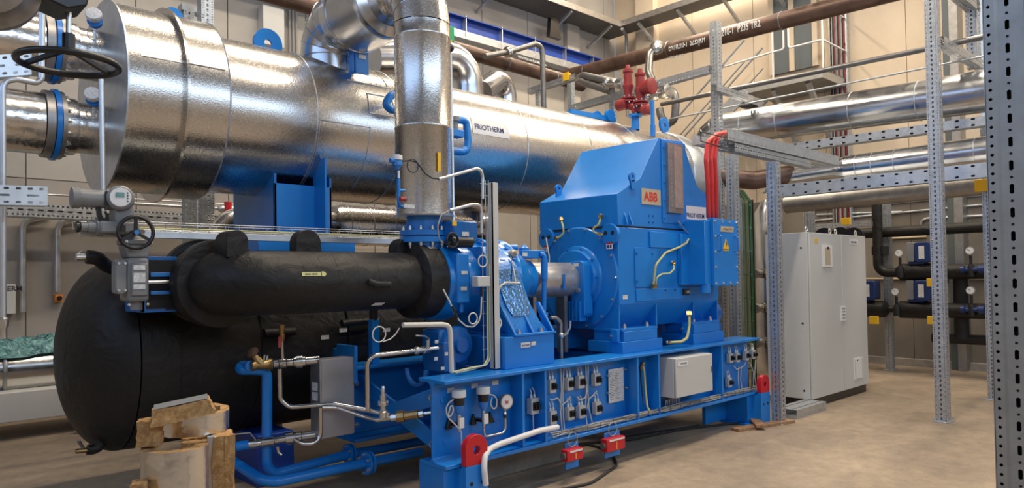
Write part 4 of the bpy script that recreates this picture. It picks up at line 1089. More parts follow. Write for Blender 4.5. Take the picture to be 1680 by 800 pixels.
# grey junction cabinet on the frame
jb = T('junction_box', 'grey wall-type junction box mounted on the right half of the blue frame', 'electrical box', (6.2, 3.85, .45))
jx0, jx1 = 5.51, 6.132
jz0, jz1 = 0.479, 0.84
MB().box(jx0, jx1, 3.745, YWb+.0, jz0, jz1).build('housing', GREYP, jb, bev=.005)
jd = MB().box(jx0+.003, jx1-.003, 3.72, 3.742, jz0+.003, jz1-.003).build('door', GREYP, jb, bev=.006)
b = MB().use(STEELD).box(jx1-.035, jx1-.02, 3.712, 3.72, (jz0+jz1)/2-.0, (jz0+jz1)/2+.06).use(BLACK).cyl((jx1-.0275, 3.711, (jz0+jz1)/2+.025), (jx1-.0275, 3.708, (jz0+jz1)/2+.025), .005); b.build('latch', None, jd)
b = MB().use(WHITE).box(jx0+.03, jx0+.20, 3.7175, 3.7195, jz1-.075, jz1-.035).use(PRINT); b.text('FRIOTHERM', .02, lambda x, y: (jx0+.075+x, 3.7165, jz1-.06+y), cond=.95); b.build('name_sticker', None, jd)
for k in range(9):
    X = jx0+.03+k*.028
    MB().lathe((X, 3.85, jz0), (0, 0, -1), [(0, .010), (.02, .010), (.03, .006)], 8).build('cable_gland', BLACK, jb)
    MB().tube([(X, 3.85, jz0-.025), (X+.005, 3.86, jz0-.06), (X+.03, 3.88, .385)], .0045, .02, 8).build('lead', GCAB if k % 2 else IVORY, jb)
# earth cable loop on the web
ec = MB().use(YGRN).tube([(5.291,3.92,0.791), (5.28,3.9,0.717), (5.266,3.88,0.567), (5.262,3.86,0.417), (5.288,3.84,0.373)], .010, .05, 10).use(BRASS).sph((5.292,3.92,0.802), .02, 10, 8).bar((5.292,3.92,0.802), (5.285,3.93,0.746), .03, .02).use(RUBBER).tube([(5.259,3.93,0.782), (5.259,3.92,0.618), (5.208,3.86,0.441)], .006, .03, 8)
tag(ec.build('earth_cable', None), 'yellow green earth cable hanging in the bay left of the grey box', 'cable')
ec = MB().use(YGRN).tube([(5.963,3.86,1.195), (5.944,3.85,1.103), (5.883,3.84,0.997), (5.79,3.84,0.968), (5.64,3.86,0.972)], .012, .06, 10).use(BRASS).bar((5.963,3.86,1.207), (5.985,3.88,1.241), .05, .02)
tag(ec.build('earth_cable', None), 'yellow earth cable bent between the two motor mounting blocks', 'cable')

# cable bundle along the lower flange and the tray wires
def wavy(x0, x1, y, z, n, amp, ph):
    return [(x0+(x1-x0)*k/n, y+amp*math.sin(k*.9+ph), z+amp*.6*math.sin(k*1.3+ph*2)) for k in range(n+1)]
cbx0 = 4.0
for k in range(9):
    zz = .352+.012*(k % 3); yy = 3.826+.012*(k//3)
    o = MB().tube(wavy(cbx0+.1*(k % 4), 7.18, yy, zz+.01, 26, .006, k*1.7), .0062, 0, 6).build('tray_cable', GCAB if k % 3 else IVORY)
    tag(o, 'thin grey or ivory cable of the long bundle lying along the lower frame edge', 'cable', 'cables in the long bundle on the frame')
b = MB()
for k in range(24):
    X = cbx0+.05+k*.165
    b.tube([(X, 3.803, .348), (X, 3.803, .40)], .002, 0, 5)
b.tube([(cbx0, 3.803, .372), (7.15, 3.803, .372)], .0022, 0, 5).tube([(cbx0, 3.803, .398), (7.15, 3.803, .398)], .0022, 0, 5)
tag(b.build('wire_tray', BLACK), 'long narrow wire tray edge holding the cable bundle on the frame', 'cable tray')
wc = MB().tube([(4.028,3.8,0.441), (3.827,3.8,0.445), (3.416,3.79,0.416), (3.3,3.77,0.405), (3.211,3.72,0.379), (3.187,3.7,0.304), (3.201,3.7,0.19)], .021, .10, 14)
tag(wc.build('white_conduit', WHITE), 'thick white conduit curving along the frame and down beside the red lug', 'conduit')
# vertical cable strands between the switches and the bundle
i = 0
for (a0, b0) in ((925, 612), (929, 612), (966, 606), (970, 606), (899, 640), (990, 605)):
    pass
STR = [[(4.212,3.93,0.882), (4.204,3.92,0.689), (4.187,3.92,0.545), (4.183,3.9,0.379)], [(4.248,3.93,0.878), (4.219,3.92,0.687), (4.221,3.92,0.492), (4.211,3.9,0.38)],
       [(4.517,3.93,0.883), (4.508,3.92,0.653), (4.489,3.92,0.504), (4.485,3.9,0.372)], [(4.548,3.93,0.885), (4.523,3.92,0.651), (4.535,3.92,0.498), (4.554,3.9,0.372)],
       [(4.069,3.92,0.638), (4.086,3.91,0.627), (4.15,3.91,0.638), (4.188,3.92,0.594)], [(4.312,3.92,0.627), (4.256,3.91,0.596), (4.191,3.91,0.575), (4.186,3.92,0.497)],
       [(4.385,3.92,0.617), (4.418,3.91,0.585), (4.479,3.91,0.597), (4.515,3.92,0.652)], [(4.64,3.92,0.632), (4.572,3.91,0.6), (4.525,3.91,0.581), (4.511,3.92,0.501)],
       [(6.995,3.93,0.617), (6.959,3.92,0.491), (6.942,3.9,0.334)], [(7.046,3.93,0.612), (7.009,3.92,0.473), (7.006,3.9,0.333)],
       [(7.365,3.93,0.648), (7.312,3.92,0.487), (7.309,3.9,0.35)], [(7.23,3.93,0.634), (7.287,3.92,0.523), (7.242,3.9,0.351)],
       [(6.877,3.92,0.629), (6.92,3.91,0.587), (7.079,3.92,0.609), (7.133,3.92,0.644)]]
SLAB = ['straight pale cable left of the upper touching pair of switches', 'second pale cable left of the touching switches, right beside the first', 'straight pale cable right of the touching pairs of switches', 'second pale cable right of the touching pairs, bent at its foot',
        'short curved cable between the two switches of the first column', 'curved cable from the left upper pair switch down to the left', 'short curved cable from the upper pair towards the right strands', 'curved cable below the upper switch next to the printed plate',
        'left straight cable under the four small switches at the right', 'second straight cable under the four small switches at the right', 'outermost cable at the right end of the frame web', 'slanted cable below the two rightmost small switches', 'looping cable between the small switch pairs at the right end']
for s_, l_ in zip(STR, SLAB):
    o = MB().tube(s_, .0055, .03, 7).build('switch_cable', IVORY)
    tag(o, l_, 'cable', 'cables between the switches')

# red emergency stop boxes on hanging plates
def estop(bx0, bx1, bz0, bz1, rx0, rx1, rz0, rz1, label, blabel):
    pl = MB().box(bx0, bx1, 3.792, 3.80, bz0, bz1).use(BLUE)
    pl = MB().box(bx0, bx1, 3.790, 3.799, bz0, bz1).build('hanging_plate', BLUE, bev=.002); tag(pl, blabel, 'plate')
    t = T('emergency_stop_box', label, 'emergency stop', ((rx0+rx1)/2, 3.76, rz0))
    MB().box(rx0, rx1, 3.72, 3.789, rz0, rz1).build('housing', RED, t, bev=.006)
    MB().box(rx0+.03, rx1-.01, 3.7175, 3.7195, rz1-.022, rz1-.008).build('label_strip', WHITE, t)
    MB().box((rx0+rx1)/2+.0, (rx0+rx1)/2+.008, 3.7175, 3.7195, rz0+.01, rz1-.03).build('arrow_mark', YELLOW, t)
    MB().lathe((rx0, 3.755, (rz0+rz1)/2), (-1, 0, 0), [(0, .022), (.012, .026), (.018, .026), (.019, .014)], 20).build('push_button', STEELD, t)
    MB().torus(((bx0+bx1)/2-.01, 3.775, rz1+.06), (0, 1, 0), .055, .004, 30, 6).build('coiled_lead', GCAB, t)
    MB().box(bx0+.01, bx1-.02, 3.7875, 3.7895, bz1-.075, bz1-.055).build('white_label', WHITE, pl)
estop(4.102, 4.251, 0.099, .30, 4.047, 4.229, 0.179, 0.267, 'left red emergency stop box below the blue frame', 'left blue plate hanging below the frame behind a red box')
estop(4.575, 4.774, 0.1, .305, 4.521, 4.758, 0.167, 0.271, 'right red emergency stop box below the blue frame', 'right blue plate hanging below the frame behind a red box')

# cable mast and conduits at the compressor
cmx0, cmx1 = 3.543, 3.595
cm = T('cable_mast', 'tall narrow grey cable mast with wire ladder beside the blue compressor', 'cable tray', (cmx0, 4.0, .91))
MB().box(cmx0, cmx1, 3.97, 3.99, .92, 2.31).box(cmx0, cmx0+.004, 3.97, 4.03, .92, 2.31).build('mast_channel', GREYP, cm, bev=.002)
b = MB()
for X in (3.476, 3.512, 3.542):
    b.tube([(X, 4.02, .95), (X, 4.02, 2.33)], .003, 0, 6)
for k in range(16):
    zz = .98+k*.088; b.tube([(3.464, 4.02, zz), (3.573, 4.02, zz)], .003, 0, 6)
b.build('wire_ladder', GALV, cm)
for k, (a0, c0) in enumerate(((GCAB, 0), (GREENC, .008), (IVORY, .016), (YGRN, -.008))):
    X = 3.506+c0
    o = MB().tube([(X, 4.0, 2.1-.2*k), (X+.004, 4.0, 1.6), (X-.003, 4.0, 1.2), (X, 4.0, 1.0), (X-.06, 3.98, .955), (3.3, 3.95, .94+.006*k), (3.15, 3.95+.02*k, .93)], .005, .06, 7).build('mast_cable', a0)
    tag(o, ('grey', 'green', 'ivory', 'yellow green')[k]+' thin cable tied to the wire ladder of the grey mast', 'cable', 'cables on the cable mast')
def conduit(pts, r, label, m=PLATED, fil=.06, name='conduit'):
    return tag(MB().tube(pts, r, fil, 14).build(name, m), label, 'conduit')
conduit([(3.062,4.0,2.295), (3.419,4.0,2.406), (3.46,4.0,2.392), (3.471,4.0,2.338), (3.468,4.0,2.184)], .012, 'upper bent steel conduit reaching from the mast to the silver riser pipe')
conduit([(3.157,4.0,2.081), (3.367,4.0,2.137), (3.444,4.0,2.137), (3.454,4.0,2.074), (3.452,4.0,1.929)], .012, 'lower bent steel conduit arching above the blue actuator box')
conduit([(2.677,3.9,1.297), (2.997,3.9,1.283), (3.06,3.9,1.271), (3.07,3.9,1.211), (3.076,3.9,0.95)], .017, 'thick ivory conduit bent down onto the left end of the blue frame', IVORY)
o = MB().tube([(2.741,3.98,2.389), (2.8,3.98,2.4), (2.861,3.98,2.393), (2.891,3.98,2.363), (2.926,3.98,2.324), (2.988,3.98,2.295), (3.047,3.98,2.296)], .005, .03, 8).torus((2.818,3.97,2.363), (0, 1, 0), .045, .004, 30, 6)
tag(o.build('sensor_lead', RUBBER), 'dark looped sensor lead between the blue transmitter and the upper conduit', 'cable')
o = MB().tube([(3.157,4.0,2.081), (3.08,4.0,2.047), (3.046,4.0,1.968), (3.094,4.05,1.877), (3.17,4.1,1.855)], .006, .04, 8)
tag(o.build('sensor_lead', GCAB), 'grey lead curving down in front of the blue discharge flange', 'cable')
bxl = T('connection_box', 'small grey connection box clipped to the compressor beside the mast', 'electrical box', (3.468,4.02,1.532))
MB().box(3.393, 3.512, 3.98, 4.05, 1.533, 1.609).build('housing', GREYP, bxl, bev=.005)
MB().tube([(3.445,4.0,1.528), (3.444,4.0,1.461)], .010, 0, 10).build('cable_gland', BLACK, bxl)
MB().tube([(3.444,4.0,1.461), (3.435,4.0,1.331), (3.411,4.0,1.274), (3.364,4.0,1.241), (3.295,4.0,1.249), (3.228,4.0,1.297), (3.168,3.98,1.356), (3.131,3.98,1.431), (3.088,4.0,1.522)], .0055, .05, 8).build('sensor_lead', IVORY, bxl)
MB().torus((3.35,3.99,1.304), (0, 1, 0), .04, .005, 30, 6).build('coiled_lead', IVORY, bxl)
MB().bar((3.144,3.97,1.401), (3.193,3.97,1.317), .014, .014).build('inline_connector', BLACK, bxl)
MB().torus((3.451,3.99,1.721), (0, 1, 0), .042, .005, 30, 6).build('coiled_lead', IVORY, bxl)
o = MB().tube([(2.716,4.0,1.27), (2.686,4.0,1.231), (2.643,4.0,1.202), (2.586,4.0,1.19)], .004, .04, 6).torus((2.558,4.0,1.24), (0, 1, 0), .05, .004, 30, 6)
tag(o.build('sensor_lead', IVORY), 'thin looped lead hanging from the end of the ivory conduit', 'cable')
# blue transmitter on a stalk at the left of the riser
bt = T('flow_transmitter', 'blue stalk transmitter with white cap at the left of the silver riser', 'transmitter', (2.863,4.2,2.145))
MB().lathe((2.851,4.2,2.437), (0, 0, 1), [(-.004, .03), (0, .036), (.03, .036), (.035, .02)], 20).build('cap', WHITE, bt)
MB().lathe((2.851,4.2,2.429), (0, 0, -1), [(0, .035), (.03, .036), (.045, .02), (.06, .016)], 20).build('body', BLUE_L, bt)
MB().cyl((2.825,4.2,2.431), (2.79,4.2,2.427), .018).build('side_port', BLUE_L, bt)
MB().tube([(2.86,4.2,2.361), (2.86,4.2,2.309)], .01, 0, 10).build('stem', PLATED, bt)
MB().tube([(2.86,4.2,2.309), (2.858,4.2,2.145), (2.881,4.22,2.114), (2.943,4.25,2.111)], .012, .02, 12).tube([(2.859,4.2,2.223), (2.924,4.22,2.229)], .01, 0, 10).build('blue_tube', BLUE, bt)
MB().lathe((2.854,4.18,2.16), (1, 0, 0), [(0, .016), (.05, .016)], 10).build('red_cock', REDOX, bt)
MB().box(2.891, 2.986, 4.185, 4.19, 2.101, 2.127).build('tag_label', LABEL, bt)
MB().oprism([(3.237,4.24,2.537), (3.266,4.24,2.54), (3.264,4.24,2.398), (3.235,4.24,2.395)], (0, -.002, 0)).build('flow_arrow_label', YELLOW, dr)
# white equaliser tube right of the riser, with blue loop, blue valve and green alarm
o = MB().tube([(3.668,4.62,3.601), (3.676,4.62,3.297), (3.68,4.62,2.688), (3.627,4.55,2.065)], .012, 0, 12)
tag(o.build('white_tube', GALVB), 'thin white vertical tube close behind the right side of the silver riser', 'pipe')
bl = T('bypass_loop', 'blue looped bypass pipe with valve right of the silver riser', 'pipe', (4.118,5.1,2.752))
MB().tube([(4.009,5.1,3.035), (4.181,5.1,3.059), (4.232,5.1,3.049), (4.251,5.1,2.88), (4.235,5.1,2.787), (4.176,5.1,2.764), (3.977,5.1,2.753)], .036, .06, 18).build('loop_pipe', BLUE, bl)
MB().box(3.99, 4.125, 5.0, 5.1, 2.876, 2.943).build('valve_block', BLUE, bl, bev=.006)
MB().lathe((4.053,5.05,2.943), (0, 0, 1), [(0, .03), (.07, .03), (.08, .045), (.12, .045)], 16).build('valve_stem', GREYD, bl)
o = T('alarm_beacon', 'green sign box above a black beacon beside the top of the silver riser', 'beacon', (3.674,4.63,3.462))
MB().box(3.614, 3.685, 4.58, 4.62, 3.552, 3.674).build('green_box', GREEN, o, bev=.003)
MB().box(3.605, 3.63, 4.574, 4.58, 3.613, 3.654).build('white_mark', WHITE, o)
MB().box(3.598, 3.656, 4.573, 4.58, 3.536, 3.557).build('yellow_band', YELLOW, o)
MB().sph((3.657,4.6,3.497), .033, 14, 10).build('black_beacon', BLACK, o)
o = MB().tube([(3.623,5.25,3.262), (3.494,5.25,3.197), (3.443,5.25,3.114), (3.506,5.25,3.081), (3.621,5.25,3.093)], .036, .06, 16)
tag(o.build('blue_pipe_bend', BLUE), 'short blue pipe bend peeking out left of the silver riser', 'pipe')

# ================================================================ PLATE HEAT EXCHANGER AND PIPING LOWER LEFT
hx = T('plate_heat_exchanger', 'brushed grey steel plate heat exchanger block bolted to a blue plate', 'heat exchanger', (2.67, 4.8, .44))
MB().prism(rrect(2.535, 2.815, .445, 1.018, .012), 'y', 4.75, 4.88).build('plate_pack', HXS, hx, bev=.004)
MB().box(2.53, 2.545, 4.745, 4.89, .44, 1.02).build('end_plate', STEELD, hx, bev=.003)
MB().box(2.81, 2.835, 4.73, 5.0, .82, 1.10).build('blue_bracket', BLUE, hx, bev=.003)
MB().box(2.835, 2.87, 4.95, 5.1, .60, 1.06).build('blue_post', BLUE, hx, bev=.003)
MB().box(2.835, 2.95, 5.0, 5.04, .82, .88).build('bracket_arm', BLUE, hx)
for z_ in (0.82, 0.749):
    MB().box(2.5275, 2.5295, 4.78, 4.86, z_-.03, z_+.03).build('rating_label', LABEL, hx)
# supply water pipe A and return pipe B
rp = .037
pa = T('cooling_water_pipe', 'blue cooling water pipe rising from the floor level to the brass valve', 'pipe', (2.2, 5.05, .2))
MB().tube([(2.135,5.02,0.992), (2.166,5.3,0.966), (2.11,5.12,0.955), (2.165,5.05,0.96), (2.27,5.05,0.941), (2.265,5.05,0.18), (2.937,5.05,0.214), (3.7,5.05,0.198)], rp, .10, 20, seg=8).build('pipe_run', BLUE, pa)
q = V((2.943,5.05,0.218))
for dx in (-.022, .006):
    MB().lathe(q+V(dx, 0, 0), (1, 0, 0), [(0, .03), (0, .078), (.018, .078), (.018, .03)], 28).build('flange', BLUE, pa)
BO(pa, circ(q+V(-.022, 0, 0), (-1, 0, 0), .062, 6, .5), (-1, 0, 0), .012, .014)
pb = T('cooling_water_pipe', 'blue return water pipe lying in front with the nearest bolted flange', 'pipe', (2.2, 4.79, .16))
MB().tube([(2.127,5.35,0.263), (2.152,4.79,0.198), (2.932,4.79,0.194), (3.459,4.79,0.185)], rp, .12, 20, seg=8).build('pipe_run', BLUE, pb)
q = V((2.949,4.79,0.191))
for dx in (-.024, .006):
    MB().lathe(q+V(dx, 0, 0), (1, 0, 0), [(0, .03), (0, .088), (.02, .088), (.02, .03)], 28).build('flange', BLUE, pb)
BO(pb, circ(q+V(-.024, 0, 0), (-1, 0, 0), .070, 6, .5), (-1, 0, 0), .013, .016)
# brass regulating valve and union train to the exchanger
bv = T('balancing_valve', 'brass balancing valve with slanted brown handwheel on the upper blue pipe', 'valve', (2.211,5.0,0.986))
MB().lathe((2.131,5.0,0.994), (1, 0, 0), [(0, .03), (.02, .036), (.04, .03), (.09, .034), (.13, .045), (.15, .042)], 24).build('valve_body', BRASS, bv)
_a = V((2.202,5.0,0.995)); _d = V(-.6, 0, .9).normalized()
MB().lathe(_a, _d, [(0, .035), (.05, .03), (.06, .022), (.09, .02)], 20).build('bonnet', BRASS, bv)
MB().lathe(_a+_d*.09, _d, [(0, .03), (.01, .045), (.035, .045), (.045, .03)], 24).build('handwheel', RUST, bv)
for X in (433, 440): pass
MB().cyl((2.216,4.98,1.022), (2.221,4.98,1.065), .007).build('test_point', PLATED, bv)
MB().cyl((2.235,4.98,1.02), (2.244,4.98,1.059), .007).build('test_point', PLATED, bv)
def train(pts, label, name='pipe_union'):
    t = T(name, label, 'pipe fitting', pts[0][0])
    for i, (p, q, prof, nm) in enumerate(pts):
        pass
    return t
un = T('union_fitting', 'stainless union train between brass valve and the top of the heat exchanger', 'pipe fitting', (2.396,4.9,0.994))
A0 = V((2.266,4.95,0.998)); A1 = V((2.557,4.8,1.014)); D = A1-A0; Ln = D.length
MB().lathe(A0, D, [(0, .030), (Ln*.14, .030), (Ln*.145, .034), (Ln*.30, .034), (Ln*.305, .030), (Ln*.45, .030), (Ln*.455, .036), (Ln*.50, .036), (Ln*.505, .046), (Ln*.64, .046), (Ln*.645, .038), (Ln*.70, .036), (Ln*.705, .03), (Ln, .03)], 28).build('union_train', STEEL, un)
for f_ in (.02, .145, .30, .455, .70):
    MB().torus(A0+D*f_, D, .032, .004, 28, 6).build('seal_ring', RUBBER, un)
vt = T('vent_cock', 'small upright steel vent cock with dark red lever and brass cap', 'valve', (2.331,4.92,1.025))
MB().tube([(2.331,4.92,1.025), (2.327,4.92,1.157)], .012, 0, 12).build('stem', STEEL, vt)
MB().lathe((2.327,4.92,1.157), (0, 0, 1), [(0, .014), (.03, .02), (.05, .022), (.055, .014), (.1, .022), (.12, .022)], 16).build('brass_cap', BRASS, vt)
MB().bar((2.3,4.9,1.195), (2.29,4.88,1.119), .02, .014).build('red_lever', REDOX, vt)
# stainless lines
def sline(pts, r, label, fil=.07, m=STEEL):
    return tag(MB().tube(pts, r, fil, 16).build('steel_pipe', m), label, 'pipe')
sline([(2.279,4.86,0.969), (2.282,4.86,0.752), (2.341,4.84,0.691), (2.602,4.7,0.699), (2.759,4.5,0.659), (2.81,4.38,0.641), (2.847,4.32,0.63)], .0165, 'upper thin steel pipe crossing in front of the heat exchanger')
sline([(2.52,4.7,0.684), (2.625,4.68,0.672), (2.759,4.5,0.606), (2.787,4.4,0.594), (2.844,4.3,0.616)], .0165, 'lower thin steel pipe ending at the brass check valve')
sline([(2.521,4.72,0.681), (2.53,4.74,0.471), (2.481,4.74,0.427), (2.397,4.76,0.434), (2.357,4.8,0.469)], .0165, 'short steel U-bend pipe below the front of the heat exchanger')
sline([(2.748,4.45,0.666), (2.729,4.42,1.005), (2.762,4.4,1.055), (2.879,4.36,1.061), (3.007,4.3,1.072), (3.287,4.2,1.088)], .0185, 'steel pipe rising and running right towards the dark blue oil pump')
o = T('ball_valve', 'steel ball valve with bent lever on the pipe to the oil pump', 'valve', (3.127,4.24,1.084))
MB().lathe((3.036,4.28,1.076), (1, -.12, 0), [(0, .022), (.01, .03), (.03, .03), (.035, .024), (.07, .024), (.075, .03), (.12, .028), (.13, .02)], 12).build('valve_body', PLATED, o)
MB().cyl((3.127,4.24,1.089), (3.128,4.24,1.151), .014).build('stem', PLATED, o)
MB().tube([(3.139,4.24,1.155), (3.091,4.22,1.181), (2.991,4.2,1.193)], .006, .01, 8).build('lever', PLATED, o)
o = T('safety_valve', 'upright steel spring safety valve on the thin pipes beside the brass valve', 'valve', (2.798,4.33,0.64))
MB().lathe((2.798,4.33,0.632), (0, 0, 1), [(-.01, .03), (.03, .032), (.04, .022), (.07, .022), (.075, .038), (.095, .038), (.10, .024), (.15, .022), (.152, .016), (.20, .015), (.21, .011)], 20).build('body', PLATED, o)
BO(o, circ(V((2.798,4.33,0.632))+V(0, 0, .095), (0, 0, 1), .03, 6), (0, 0, 1), .006, .01)
o = T('check_valve', 'brass check valve at the end of the two thin steel pipes', 'valve', (2.895,4.2,0.631))
_p = V((2.844,4.3,0.616)); _q = V((3.017,4.1,0.652)); _D = _q-_p
MB().lathe(_p, _D, [(0, .018), (.0, .026), (_D.length*.15, .026), (_D.length*.16, .018)], 8).build('hex_nut', PLATED, o)
MB().lathe(_p, _D, [(_D.length*.16, .02), (_D.length*.17, .042), (_D.length*.36, .042), (_D.length*.37, .03), (_D.length*.66, .027), (_D.length*.67, .033), (_D.length*.74, .033), (_D.length*.75, .016)], 8).build('brass_body', BRASS, o)
MB().lathe(_p, _D, [(_D.length*.76, .026), (_D.length*.88, .026), (_D.length*.89, .014), (_D.length*1.1, .013)], 8).build('steel_nut', STEEL, o)
# lower train left of the exchanger
un = T('union_fitting', 'stainless valve train behind the vertical blue pipe at the lower left', 'pipe fitting', (2.276,4.95,0.437))
A0 = V((2.063,5.1,0.419)); A1 = V((2.554,4.84,0.466)); D = A1-A0; Ln = D.length
MB().lathe(A0, D, [(0, .034), (Ln*.15, .034)], 24).build('blue_end', BLUE, un)
MB().lathe(A0, D, [(Ln*.15, .032), (Ln*.2, .038), (Ln*.30, .03), (Ln*.31, .036), (Ln*.46, .036), (Ln*.47, .028), (Ln*.60, .028), (Ln*.61, .046), (Ln*.70, .046), (Ln*.71, .036), (Ln*.80, .038), (Ln*.81, .03), (Ln, .03)], 24).build('valve_train', STEEL, un)
MB().tube([(2.29,4.93,0.407), (2.299,4.93,0.362), (2.317,4.92,0.343)], .012, .01, 10).build('drain_cock', STEEL, un)
MB().tube([(2.163,5.0,0.461), (2.111,4.98,0.528), (2.002,4.98,0.533)], .005, .02, 8).build('lever', PLATED, un)

# ================================================================ INSULATION WASTE IN THE FOREGROUND
def shell(cx, cy, z0, h, ro, ri, a0, a1, n=22, tilt=None, jag=.004):
    """half shell of pipe insulation: mineral wool with foil outside"""
    w = MB(); rr = random.Random(int(cx*1000+z0*77+a0))
    vs = []; nz = 6
    for k in range(n+1):
        a = R(a0+(a1-a0)*k/n)
        for i in range(nz+1):
            z = z0+h*i/nz
            jo = 0; ji = rr.uniform(-jag, jag)
            jz = rr.uniform(-jag, jag) if i in (0, nz) else 0
            vs.append(V(cx+math.cos(a)*(ro+jo), cy+math.sin(a)*(ro+jo), z+jz)); vs.append(V(cx+math.cos(a)*(ri+ji), cy+math.sin(a)*(ri+ji), z+jz))
    if tilt: 
        o_ = V(cx, cy, z0); vs = [o_+tilt @ (v-o_) for v in vs]
    m_ = nz+1; full = abs(a1-a0) > 359; I = lambda k, i, s: (k % n if full else k)*m_*2+i*2+s
    w.use(WOOL)
    fw = []; ff = []
    for k in range(n):
        for i in range(nz):
            ff.append((I(k, i, 0), I(k+1, i, 0), I(k+1, i+1, 0), I(k, i+1, 0)))
            fw.append((I(k, i, 1), I(k, i+1, 1), I(k+1, i+1, 1), I(k+1, i, 1)))
        fw.append((I(k, 0, 0), I(k, 0, 1), I(k+1, 0, 1), I(k+1, 0, 0))); fw.append((I(k, nz, 0), I(k+1, nz, 0), I(k+1, nz, 1), I(k, nz, 1)))
    if not full:
        for i in range(nz):
            fw.append((I(0, i, 0), I(0, i+1, 0), I(0, i+1, 1), I(0, i, 1))); fw.append((I(n, i, 0), I(n, i, 1), I(n, i+1, 1), I(n, i+1, 0)))
    o = len(w.v); w.v += vs
    for f in fw: w.f.append([q+o for q in f]); w.mi.append(0)
    w.use(FOIL)
    for f in ff: w.f.append([q+o for q in f]); w.mi.append(w.c)
    return w
wx, wy = 1.36, 4.05
def slab(c, ax, ay, hx_, hy_, h, m_top=None, n=5, seed=1, taper=1.0):
    """rough-cut block of mineral wool"""
    rr = random.Random(seed); b = MB().use(WOOL); c = V(c); ax = V(ax).normalized(); ay = V(ay).normalized(); az = ax.cross(ay)
    g = {}
    N = n
    vs = []; idx = {}
    def P(i, j, k):
        key = (i, j, k)
        if key not in idx:
            j_ = rr.uniform(-.005, .005)
            t = 1-(1-taper)*k/N
            p = c+ax*((i/N*2-1)*hx_*t+rr.uniform(-.006, .006))+ay*((j/N*2-1)*hy_*t+rr.uniform(-.006, .006))+az*((k/N)*h+rr.uniform(-.003, .003))
            idx[key] = len(vs); vs.append(p)
        return idx[key]
    fs = []
    for a in range(N):
        for b_ in range(N):
            fs += [(P(a, b_, 0), P(a, b_+1, 0), P(a+1, b_+1, 0), P(a+1, b_, 0)), (P(a, b_, N), P(a+1, b_, N), P(a+1, b_+1, N), P(a, b_+1, N)),
                   (P(a, 0, b_), P(a+1, 0, b_), P(a+1, 0, b_+1), P(a, 0, b_+1)), (P(a, N, b_), P(a, N, b_+1), P(a+1, N, b_+1), P(a+1, N, b_)),
                   (P(0, a, b_), P(0, a, b_+1), P(0, a+1, b_+1), P(0, a+1, b_)), (P(N, a, b_), P(N, a+1, b_), P(N, a+1, b_+1), P(N, a, b_+1))]
    b.add(vs, fs)
    if m_top:
        b.use(m_top)
        b.add([c+ax*i*hx_*taper*.98+ay*j*hy_*taper*.98+az*(h+.004) for i, j in ((-1, -1), (1, -1), (1, 1), (-1, 1))], [(0, 1, 2, 3)])
    return b
c = V((0.959,3.009,0.94))
tag(shell(c.x+.02, c.y+.02, 0, .945, .125, .075, 130, 330).build('insulation_shell', None), 'tall foil-faced half shell of brown insulation standing left in the scrap heap', 'insulation piece')
c = V((1.088,3.073,0.94))
tag(slab((c.x+.0, c.y+.05, 0), (.95, -.3, 0), (.3, .95, 0), .05, .075, .94, n=8, seed=5).build('insulation_slab', None), 'tall brown wool slab standing right beside the foil-faced half shell', 'insulation piece')
c = V((1.146,3.061,0.94))
tag(MB().obox((c.x+.01, c.y+.06, .475), (.95, -.3, 0), (.3, .95, 0), (0, 0, 1), .020, .07, .475).build('grey_facing', GALVB), 'narrow grey foil facing strip between the two tall wool slabs', 'insulation piece')
c = V((1.194,3.042,0.94))
tag(slab((c.x+.0, c.y+.06, 0), (.95, -.3, 0), (.3, .95, 0), .042, .08, .95, n=8, seed=15).build('insulation_slab', None), 'rightmost tall brown wool slab in the scrap heap', 'insulation piece')
c = V((1.116,3.217,0.955))
tilt = Matrix.Rotation(R(1.5), 3, 'X')
tag(shell(c.x, c.y+.02, .957, .085, .15, .115, -155, 175, n=30, tilt=tilt).build('insulation_ring', None), 'foil-wrapped insulation ring lying on top of the tall shells', 'insulation piece')
c = V((0.902,3.082,0.955))
tag(slab(c+V(-.005, -.01, .0), (.9, -.4, 0), (.4, .9, 0), .042, .04, .10, seed=4).build('insulation_block', None), 'small brown wool block at the left end of the foil ring', 'insulation piece')
c = V((1.005,3.0,1.055))
tag(slab(c+V(0, .01, 0), (.95, -.28, .14), (.3, .94, .03), .118, .065, .062, m_top=GREYD, seed=9, taper=.86).build('insulation_wedge', None), 'wedge of brown wool with grey facing lying topmost on the heap', 'insulation piece')
c = V((0.831,2.95,0.823))
tag(slab((c.x, 2.98, 0), (1, -.5, 0), (.5, 1, 0), .028, .04, .84, seed=12).build('insulation_strip', None), 'narrow brown wool strip standing at the lower left of the heap', 'insulation piece')

# ================================================================ CABINET AND STRUTS ON THE RIGHT
XC0, XC1, YC0, YC1 = 8.357, 10.07, 3.748, 4.30
cb = T('switch_cabinet', 'tall light grey double door switch cabinet standing on a black plinth', 'electrical cabinet', (9.2, 4.0, 0))
MB().box(XC0+.02, XC1-.02, YC0+.03, YC1-.02, 0, .10).build('plinth', BLACK, cb, bev=.004)
MB().box(XC0, XC1, YC0+.025, YC1, .10, 2.085).build('body', GREYP, cb, bev=.006)
xm = 9.277
d1 = MB().box(XC0+.006, xm-.004, YC0, YC0+.022, .105, 2.08).build('door', GREYP, cb, bev=.005)
d2 = MB().box(xm+.004, XC1-.006, YC0, YC0+.022, .105, 2.08).build('door', GREYP, cb, bev=.005)
x0 = 8.706; z0 = 1.667; z1 = 1.937
b = MB().use(WHITE).box(x0, x0+.26, YC0-.015, YC0, z0, z1).use(BEIGE).box(x0+.05, x0+.20, YC0-.017, YC0-.015, z0+.03, z1-.03).use(PRINTK).box(x0+.11, x0+.16, YC0-.019, YC0-.017, z1-.05, z1-.02)
